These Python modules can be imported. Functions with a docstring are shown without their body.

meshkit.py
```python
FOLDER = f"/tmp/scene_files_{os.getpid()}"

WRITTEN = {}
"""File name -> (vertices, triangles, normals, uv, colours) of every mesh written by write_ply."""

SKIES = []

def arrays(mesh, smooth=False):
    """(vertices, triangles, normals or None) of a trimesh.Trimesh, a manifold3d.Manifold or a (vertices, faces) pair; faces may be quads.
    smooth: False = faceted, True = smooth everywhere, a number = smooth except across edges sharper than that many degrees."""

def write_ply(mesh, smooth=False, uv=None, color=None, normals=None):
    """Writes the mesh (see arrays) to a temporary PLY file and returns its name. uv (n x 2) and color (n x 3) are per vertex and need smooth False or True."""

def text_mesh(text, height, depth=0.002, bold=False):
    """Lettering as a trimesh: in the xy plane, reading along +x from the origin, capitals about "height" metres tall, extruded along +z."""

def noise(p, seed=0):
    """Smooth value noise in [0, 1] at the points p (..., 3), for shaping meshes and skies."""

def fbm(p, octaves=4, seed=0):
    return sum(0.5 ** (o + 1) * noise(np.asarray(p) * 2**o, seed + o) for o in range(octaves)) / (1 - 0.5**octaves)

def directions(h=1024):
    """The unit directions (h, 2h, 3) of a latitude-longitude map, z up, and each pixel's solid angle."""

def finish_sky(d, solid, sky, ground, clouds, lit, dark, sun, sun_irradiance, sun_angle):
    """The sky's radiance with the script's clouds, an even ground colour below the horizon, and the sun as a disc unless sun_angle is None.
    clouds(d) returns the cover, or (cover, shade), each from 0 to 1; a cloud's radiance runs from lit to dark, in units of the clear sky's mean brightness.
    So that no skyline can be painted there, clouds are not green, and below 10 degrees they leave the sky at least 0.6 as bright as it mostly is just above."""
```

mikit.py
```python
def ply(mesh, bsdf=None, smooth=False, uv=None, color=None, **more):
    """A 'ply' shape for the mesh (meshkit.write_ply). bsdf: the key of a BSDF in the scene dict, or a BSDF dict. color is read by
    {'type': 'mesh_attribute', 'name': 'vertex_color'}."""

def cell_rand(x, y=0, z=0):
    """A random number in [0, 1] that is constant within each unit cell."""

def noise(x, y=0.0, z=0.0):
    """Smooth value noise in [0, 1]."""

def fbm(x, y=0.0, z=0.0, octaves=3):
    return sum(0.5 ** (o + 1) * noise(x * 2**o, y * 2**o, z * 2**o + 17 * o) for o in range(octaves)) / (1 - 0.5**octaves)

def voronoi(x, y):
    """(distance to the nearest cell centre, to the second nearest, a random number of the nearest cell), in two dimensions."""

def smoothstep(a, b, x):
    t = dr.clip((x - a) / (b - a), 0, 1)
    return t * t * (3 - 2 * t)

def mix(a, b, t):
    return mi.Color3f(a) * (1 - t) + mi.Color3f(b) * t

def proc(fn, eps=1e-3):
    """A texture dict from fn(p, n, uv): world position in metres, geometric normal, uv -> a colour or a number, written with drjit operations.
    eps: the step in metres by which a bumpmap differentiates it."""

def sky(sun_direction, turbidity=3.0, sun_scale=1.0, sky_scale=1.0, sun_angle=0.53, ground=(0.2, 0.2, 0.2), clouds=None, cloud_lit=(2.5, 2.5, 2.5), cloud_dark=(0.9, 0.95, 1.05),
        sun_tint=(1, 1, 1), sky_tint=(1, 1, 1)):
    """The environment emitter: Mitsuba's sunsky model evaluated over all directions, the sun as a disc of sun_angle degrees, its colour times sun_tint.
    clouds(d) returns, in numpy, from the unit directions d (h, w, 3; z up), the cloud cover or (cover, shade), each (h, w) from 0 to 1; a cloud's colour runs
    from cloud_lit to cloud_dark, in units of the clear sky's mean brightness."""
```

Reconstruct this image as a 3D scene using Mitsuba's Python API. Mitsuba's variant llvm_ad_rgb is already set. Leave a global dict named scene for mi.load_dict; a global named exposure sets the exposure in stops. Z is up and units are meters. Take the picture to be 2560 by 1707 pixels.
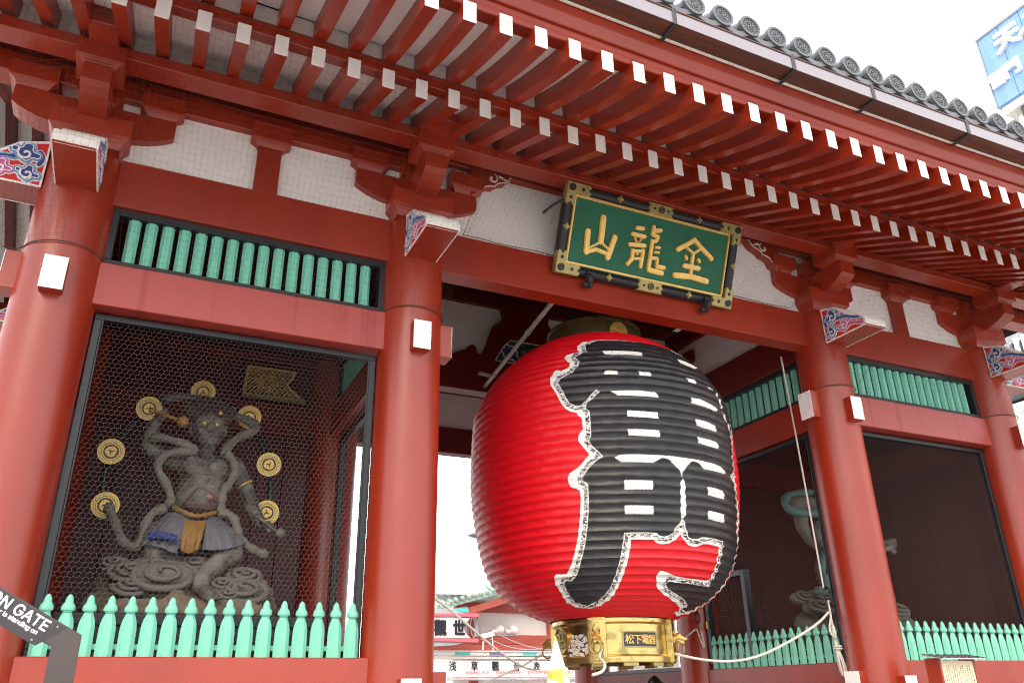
import math, numpy as np, trimesh, shapely, drjit as dr, mitsuba as mi, mikit, meshkit
import manifold3d as m3
from mitsuba import ScalarTransform4f as T
from shapely import Polygon, Point, LineString, box as sbox, affinity, union_all
from mikit import proc, noise, fbm, smoothstep, mix

# ------------------------------------------------------------------ camera, light, exposure
EYE = (-4.844, -6.849, 1.6)
FWD, UP = (0.3913454, 0.8273199, 0.4029771), (-0.1572691, -0.3713331, 0.9150837)
exposure = 3.3
scene = {
    'camera': {'type': 'perspective', 'fov': 64.778, 'fov_axis': 'x', 'near_clip': 0.05, 'far_clip': 600.0,
               'to_world': T().look_at(origin=EYE, target=[a + b for a, b in zip(EYE, FWD)], up=UP)},
    'daylight': mikit.sky((-0.40, -0.62, 0.68), turbidity=3, sun_scale=0.22, sun_angle=38, ground=(0.3, 0.3, 0.3), clouds=lambda d: 1.0,
                          cloud_lit=(2.5, 2.5, 2.55)),
}
labels = {}
rng = np.random.default_rng(7)

# ------------------------------------------------------------------ materials
def two(b): return {'type': 'twosided', 'bsdf': b}
def rgb(*c): return {'type': 'rgb', 'value': list(map(float, c))}
def pr(col, rough=.5, spec=.5, **k):
    return two({'type': 'principled', 'base_color': col if isinstance(col, dict) else rgb(*col), 'roughness': rough, 'specular': spec, **k})
def mat(name, b): scene['mat_' + name] = b
def varied(c, amt=.12, s=2.0):
    c = list(map(float, c))
    return proc(lambda p, n, uv: mi.Color3f(*c) * (1 - amt / 2 + amt * fbm(p.x * s, p.y * s, p.z * s, 3)))
def faded_red(p, n, uv):
    f = fbm(p.x * .9 + 3, p.y * .9, p.z * .7, 3)
    g = noise(p.x * 9, p.y * 9, p.z * 1.2)
    return mix((.25, .018, .004), (.32, .028, .007), smoothstep(.3, .75, f)) * (.94 + .1 * g)
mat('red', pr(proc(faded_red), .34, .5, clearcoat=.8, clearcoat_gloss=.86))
def lintel_red(p, n, uv):
    st = smoothstep(.62, .86, noise(p.x * 16, p.y * 16, 3.1) * .65 + noise(p.x * 41, p.y * 41, p.z * .8) * .35) * (.35 + .65 * noise(p.x * 1.7, p.y * 1.7, 9.))
    return mix((.33, .046, .036), (.24, .016, .010), st)
mat('weathered_red', pr(proc(lintel_red), .38, .5))
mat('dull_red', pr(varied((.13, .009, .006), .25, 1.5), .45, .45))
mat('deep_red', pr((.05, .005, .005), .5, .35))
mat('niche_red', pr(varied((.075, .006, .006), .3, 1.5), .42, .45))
def plaster_c(p, n, uv):
    return mi.Color3f(.84, .83, .82) * (.93 + .1 * fbm(p.x * 1.3, p.y * 1.3, p.z * 2.2, 3))
mat('plaster', pr(proc(plaster_c), .75, .2))
mat('white_paint', pr(varied((.82, .82, .81), .05, 4), .45, .4))
mat('off_white', pr(varied((.70, .68, .63), .12, 6), .6, .3))
mat('black_wood', pr((.012, .014, .019), .38, .5))
mat('iron', pr((.02, .02, .022), .45, .5))
mat('mint', pr(varied((.17, .52, .39), .09, 5), .45, .45))
mat('copper', pr(proc(lambda p, n, uv: mix((.10, .045, .035), (.15, .055, .03), smoothstep(.45, .7, fbm(p.x * 1.5, p.y * 30, p.z * 9, 3)))), .42, .6, metallic=.35))
mat('copper_bright', pr((.30, .27, .29), .3, .6, metallic=.7))
mat('steel_dark', pr((.05, .055, .065), .4, .6, metallic=.6))
mat('tile', pr(varied((.115, .125, .14), .35, 8), .42, .5))
mat('net_thread', pr((.07, .055, .045), .8, .1))
mat('wire', pr((.17, .145, .14), .6, .3))
mat('gold', pr(varied((.78, .52, .17), .25, 14), .33, .5, metallic=.75))
mat('gold_leaf', pr(varied((.74, .50, .15), .2, 25), .42, .5, metallic=.45))
def brass_c(p, n, uv):
    a = smoothstep(.45, .72, fbm(p.x * 9, p.y * 9, p.z * 14, 4))
    return mix((.62, .47, .17), (.34, .27, .11), a)
mat('brass', pr(proc(brass_c), .27, .5, metallic=.95))
mat('brass_dull', pr(varied((.40, .33, .14), .35, 12), .42, .5, metallic=.7))
mat('bronze', pr(varied((.15, .105, .045), .5, 18), .5, .5, metallic=.6))
def green_c(p, n, uv):
    return mix((.008, .105, .056), (.013, .145, .08), fbm(p.x * 3, p.y * 5, p.z * 5, 4))
mat('green_board', pr(proc(green_c), .5, .4))
mat('blue', pr((.035, .065, .22), .5, .4)); mat('light_blue', pr((.20, .34, .56), .5, .4)); mat('pink', pr((.50, .10, .30), .5, .4)); mat('cloud_white', pr((.72, .71, .68), .55, .4))
mat('signal_red', pr((.55, .02, .02), .5, .4)); mat('panel_green', pr((.012, .09, .05), .5, .4))
# lantern cloth
def cloth_red(p, n, uv):
    return mi.Color3f(.68, .004, .012) * (.9 + .2 * fbm(uv.x * 40, uv.y * 200, 0., 3))
mat('lantern_red', pr(proc(cloth_red), .42, .5, sheen=.3))
mat('lantern_black', pr(proc(lambda p, n, uv: mi.Color3f(.013, .014, .017) * (.7 + .7 * fbm(p.x * 4, p.y * 4, p.z * 60, 3))), .40, .6))
def brush_c(p, n, uv):
    a = noise(p.x * 95 + 22 * noise(p.x * 12, p.y * 12, p.z * 12), p.y * 95, p.z * 60)
    b = noise(p.x * 28, p.y * 28, p.z * 170)
    return mix((.78, .77, .74), (.03, .03, .032), smoothstep(.40, .56, a * .55 + b * .45))
mat('brush_hatch', pr(proc(brush_c), .5, .4))
mat('paper_white', pr((.80, .79, .76), .5, .35))
# statues, stone
def statue_c(p, n, uv):
    a = fbm(p.x * 9, p.y * 9, p.z * 9, 4)
    return mix((.075, .066, .060), (.17, .155, .14), smoothstep(.35, .65, a)) * (.85 + .3 * noise(p.x * 40, p.y * 40, p.z * 40))
mat('statue', pr(proc(statue_c), .6, .3))
mat('statue_skin', pr(varied((.085, .055, .052), .5, 9), .55, .35))
mat('statue_cloth', pr(varied((.15, .14, .12), .45, 11), .65, .3))
mat('statue_blue', pr(varied((.11, .115, .135), .5, 10), .6, .3)); mat('faded_blue', pr(varied((.035, .05, .18), .5, 16), .6, .3)); mat('ochre', pr(varied((.25, .13, .035), .5, 11), .55, .35))
mat('verdigris', pr(varied((.10, .20, .18), .4, 11), .65, .3)); mat('dusty_pink', pr(varied((.34, .14, .12), .3, 11), .6, .3))
def rock_c(p, n, uv):
    return mix((.10, .075, .052), (.20, .16, .12), fbm(p.x * 6, p.y * 6, p.z * 16, 4))
mat('rock', pr(proc(rock_c), .8, .2)); mat('grey_rock', pr(proc(lambda p, n, uv: mix((.07, .063, .057), (.15, .135, .12), fbm(p.x * 7, p.y * 7, p.z * 12, 4))), .8, .2))
mat('cloud_carving', pr(varied((.12, .108, .10), .35, 10), .6, .35))
def paving_c(p, n, uv):
    e = dr.minimum(dr.abs(p.x / .6 - dr.floor(p.x / .6) - .5), dr.abs(p.y / .6 - dr.floor(p.y / .6) - .5))
    j = mikit.cell_rand(dr.floor(p.x / .6 + .5), dr.floor(p.y / .6 + .5))
    return mi.Color3f(.34, .33, .315) * (.82 + .22 * j) * (.9 + .2 * fbm(p.x * 5, p.y * 5, 0., 3)) * dr.select(e < .01, .55, 1.)
mat('paving', pr(proc(paving_c), .7, .3))
mat('sign_metal', pr(varied((.075, .06, .06), .2, 6), .38, .5, metallic=.25)); mat('sign_plate', pr((.035, .033, .036), .4, .5))
mat('lettering_white', pr((.85, .85, .85), .5, .3)); mat('ink', pr((.02, .02, .03), .6, .3)); mat('letter_red', pr((.55, .03, .04), .5, .3))
mat('rope', pr(varied((.62, .59, .54), .3, 60), .8, .2)); mat('pipe_grey', pr((.42, .41, .39), .5, .4))
mat('hair', pr((.012, .011, .012), .28, .6)); mat('hair_brown', pr((.10, .075, .06), .4, .5)); mat('skin', pr((.55, .33, .24), .5, .4)); mat('coat', pr((.05, .06, .09), .8, .2)); mat('coat_grey', pr((.25, .24, .23), .8, .2))
def board_c(p, n, uv):
    return mix((.72, .62, .42), (.80, .72, .52), fbm(p.x * 30, p.y * 30, p.z * 1.5, 3))
mat('notice_wood', pr(proc(board_c), .6, .3)); mat('zinc', pr((.50, .50, .55), .35, .6, metallic=.5))
mat('flag_cloth', pr(proc(lambda p, n, uv: mix((.85, .84, .80), (.80, .62, .12), smoothstep(.60, .66, noise(p.x * 14, p.y * 14, p.z * 9)))), .8, .2))
mat('wall_white', pr(varied((.78, .77, .74), .08, .8), .8, .2)); mat('wall_cream', pr(varied((.76, .70, .58), .08, .8), .8, .2)); mat('wall_grey', pr(varied((.40, .42, .47), .15, .8), .7, .3))
mat('shop_red', pr(varied((.38, .09, .07), .2, 2), .6, .3)); mat('roof_green', pr(varied((.30, .42, .36), .3, 3), .6, .3)); mat('roof_pale', pr(varied((.62, .64, .62), .15, 2), .6, .3))
mat('banner_pink', pr((.72, .16, .20), .6, .3)); mat('turquoise', pr((.08, .55, .50), .5, .3)); mat('violet', pr((.22, .18, .40), .5, .3)); mat('glass_dark', pr((.03, .035, .05), .12, .6))
mat('sign_blue', pr(proc(lambda p, n, uv: mi.Color3f(.22, .40, .68) * (.86 + .25 * fbm(p.y * 3, p.z * .5, 0., 3))), .45, .4))
mat('lamp_globe', pr((.85, .85, .82), .2, .5)); mat('camera_grey', pr((.6, .6, .58), .4, .4))

# ------------------------------------------------------------------ scene helpers
_n = {}
def key(base):
    k = _n.get(base, -1) + 1; _n[base] = k
    return base if k == 0 else f'{base}_{k:03d}'
def thing(name, label, cat, group=None, kind=None):
    k = key(name); labels[k] = {'label': label, 'category': cat}
    if group: labels[k]['group'] = group
    if kind: labels[k]['kind'] = kind
    return k
def part(parent, name, mesh, m, smooth=False, label=None, kind=None, at=None, **kw):
    k = key(f'{parent}__{name}')
    d = mesh if isinstance(mesh, dict) else mikit.ply(mesh, 'mat_' + m, smooth=smooth, **kw)
    if at is not None: d = {**d, 'to_world': at}
    scene[k] = d
    if label or kind:
        labels[k] = {}
        if label: labels[k]['label'] = label
        if kind: labels[k]['kind'] = kind
    return k
def single(name, mesh, m, label, cat, smooth=False, group=None, kind=None, **kw):
    k = thing(name, label, cat, group, kind) if kind != 'structure' else key(name)
    if kind == 'structure': labels[k] = {'kind': 'structure'}
    scene[k] = mikit.ply(mesh, 'mat_' + m, smooth=smooth, **kw)
    return k

# ------------------------------------------------------------------ mesh helpers
cat = lambda ms: trimesh.util.concatenate([m for m in ms if m is not None])
_sg = np.array([[x, y, z] for x in (-1, 1) for y in (-1, 1) for z in (-1, 1)], float)
_u = np.concatenate([_sg * np.where(np.arange(3) == k, 1., .9) for k in range(3)])
_hull = trimesh.convex.convex_hull(_u)
_bf = _hull.faces; _bv = _hull.vertices
_bmax = np.abs(_bv) > .95
def box(x0, x1, y0, y1, z0, z1, c=.006):
    h = np.array([x1 - x0, y1 - y0, z1 - z0]) / 2; o = np.array([x0 + x1, y0 + y1, z0 + z1]) / 2
    c = min(c, *(h * .45))
    return trimesh.Trimesh(np.sign(_bv) * np.where(_bmax, h, h - c) + o, _bf, process=False)
def orient(mesh, origin, u, v):
    """2-D profile (x, y) and depth z -> origin + x u + y v + z (u x v)"""
    u, v = np.asarray(u, float), np.asarray(v, float); w = np.cross(u, v)
    M = np.eye(4); M[:3, 0], M[:3, 1], M[:3, 2], M[:3, 3] = u, v, w, origin
    m = mesh.copy(); m.apply_transform(M); return m
def polys(g): return [p for p in getattr(g, 'geoms', [g]) if p.geom_type == 'Polygon' and p.area > 1e-8]
def extr(g, depth, z0=0.):
    ms = []
    for p in polys(g if not isinstance(g, (list, tuple)) else Polygon(g)):
        m = trimesh.creation.extrude_polygon(p, depth, engine='earcut'); m.apply_translation([0, 0, z0]); ms.append(m)
    return cat(ms) if ms else None
def bevel_extr(g, depth, c):
    """extrusion with a sloping edge: the top face is g shrunk by c"""
    p = g if not isinstance(g, (list, tuple)) else Polygon(g)
    ms = [extr(p, depth - c)]
    for k in range(1, 4):
        q = p.buffer(-c * k / 4)
        e = extr(q, c * (1 - (1 - k / 3) ** 2) + .0005 * k, depth - c)
        if e is not None: ms.append(e)
    return cat(ms)
def loft(sections, cx=0, cy=0):
    """square loft: (z, hx, hy) rings"""
    V, F = [], []
    for z, hx, hy in sections: V += [[cx - hx, cy - hy, z], [cx + hx, cy - hy, z], [cx + hx, cy + hy, z], [cx - hx, cy + hy, z]]
    n = len(sections)
    for i in range(n - 1):
        for k in range(4):
            a, b, c, d = i * 4 + k, i * 4 + (k + 1) % 4, i * 4 + 4 + (k + 1) % 4, i * 4 + 4 + k
            F += [[a, b, c], [a, c, d]]
    F += [[0, 2, 1], [0, 3, 2]]; e = n * 4 - 4; F += [[e, e + 1, e + 2], [e, e + 2, e + 3]]
    return trimesh.Trimesh(np.array(V), np.array(F), process=False)
def lathe(profile, n=24, sx=1., sy=1., phase=0., center=(0, 0)):
    """(r, z) profile round z"""
    th = np.arange(n) / n * 2 * np.pi + phase
    pr_ = np.asarray(profile, float)
    V = np.stack([pr_[:, None, 0] * np.cos(th) * sx + center[0], pr_[:, None, 0] * np.sin(th) * sy + center[1], np.repeat(pr_[:, 1:2], n, 1)], -1).reshape(-1, 3)
    i, j = np.meshgrid(np.arange(len(pr_) - 1), np.arange(n), indexing='ij')
    a, b = i * n + j, i * n + (j + 1) % n
    F = np.concatenate([np.stack([a, b, b + n], -1).reshape(-1, 3), np.stack([a, b + n, a + n], -1).reshape(-1, 3)])
    return trimesh.Trimesh(V, F, process=False)
def tube(path, r, n=8, closed=False):
    P = np.asarray(path, float); r = np.broadcast_to(r, len(P))
    t = np.gradient(P, axis=0) if not closed else np.roll(P, -1, 0) - np.roll(P, 1, 0)
    t /= np.linalg.norm(t, axis=1, keepdims=True) + 1e-12
    a = np.cross(t[0], [0, 0, 1] if abs(t[0][2]) < .9 else [1, 0, 0]); V = []
    for k in range(len(P)):
        a = a - t[k] * (a @ t[k]); a /= np.linalg.norm(a); b = np.cross(t[k], a)
        th = np.arange(n) / n * 2 * np.pi
        V.append(P[k] + r[k] * (np.cos(th)[:, None] * a + np.sin(th)[:, None] * b))
    V = np.concatenate(V); m = len(P); F = []
    for i in range(m if closed else m - 1):
        for j in range(n):
            a0, b0, c0, d0 = i * n + j, i * n + (j + 1) % n, ((i + 1) % m) * n + (j + 1) % n, ((i + 1) % m) * n + j
            F += [[a0, b0, c0], [a0, c0, d0]]
    if not closed:
        for j in range(1, n - 1): F += [[0, j + 1, j], [(m - 1) * n, (m - 1) * n + j, (m - 1) * n + j + 1]]
    return trimesh.Trimesh(V, np.array(F), process=False)
def segs(A, B, r, n=3):
    """many thin straight rods A[i]-B[i] as one mesh"""
    A, B = np.asarray(A, float), np.asarray(B, float); d = B - A; L = np.linalg.norm(d, axis=1, keepdims=True); d = d / np.maximum(L, 1e-9)
    h = np.where(np.abs(d[:, 2:]) < .9, [[0, 0, 1.]], [[1., 0, 0]]); a = np.cross(d, h); a /= np.linalg.norm(a, axis=1, keepdims=True); b = np.cross(d, a)
    th = np.arange(n) / n * 2 * np.pi
    o = r * (np.cos(th)[None, :, None] * a[:, None] + np.sin(th)[None, :, None] * b[:, None])
    V = np.concatenate([A[:, None] + o, B[:, None] + o], 1).reshape(-1, 3)
    k = np.arange(len(A))[:, None] * 2 * n; j = np.arange(n)[None]; j2 = (j + 1) % n
    F = np.concatenate([np.stack([k + j, k + j2, k + n + j2], -1).reshape(-1, 3), np.stack([k + j, k + n + j2, k + n + j], -1).reshape(-1, 3)])
    return trimesh.Trimesh(V, F, process=False)
def spline(pts, n=40):
    from scipy.interpolate import CubicSpline
    P = np.asarray(pts, float); s = np.r_[0, np.cumsum(np.linalg.norm(np.diff(P, axis=0), axis=1) ** .7)]
    return CubicSpline(s, P)(np.linspace(0, s[-1], n))
def ball(c, r, s=(1, 1, 1), sub=3):
    m = trimesh.creation.icosphere(subdivisions=sub, radius=1.); m.apply_scale(np.array(s) * r); m.apply_translation(c); return m
def bones(chain, seg=18):
    """list of ((p, r), (p, r)) -> one smooth continuous Manifold body"""
    out = m3.Manifold()
    for (p, r), (q, s) in chain:
        a = m3.Manifold.sphere(r, seg).translate(list(map(float, p))); b = m3.Manifold.sphere(s, seg).translate(list(map(float, q)))
        out = out + m3.Manifold.batch_hull([a, b])
    return out
def melt(man, step=.035, it=12):
    me = man.refine_to_length(step).to_mesh()
    t = trimesh.Trimesh(me.vert_properties[:, :3], me.tri_verts)
    trimesh.smoothing.filter_taubin(t, .5, .53, iterations=it); return t
def rough(mesh, amp, f, seed=0):
    n = (meshkit.fbm(mesh.vertices * f, 4, seed) - .5) * 2 * amp
    mesh.vertices = mesh.vertices + mesh.vertex_normals * n[:, None]; return mesh
X, Y, Z = np.eye(3)

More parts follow.
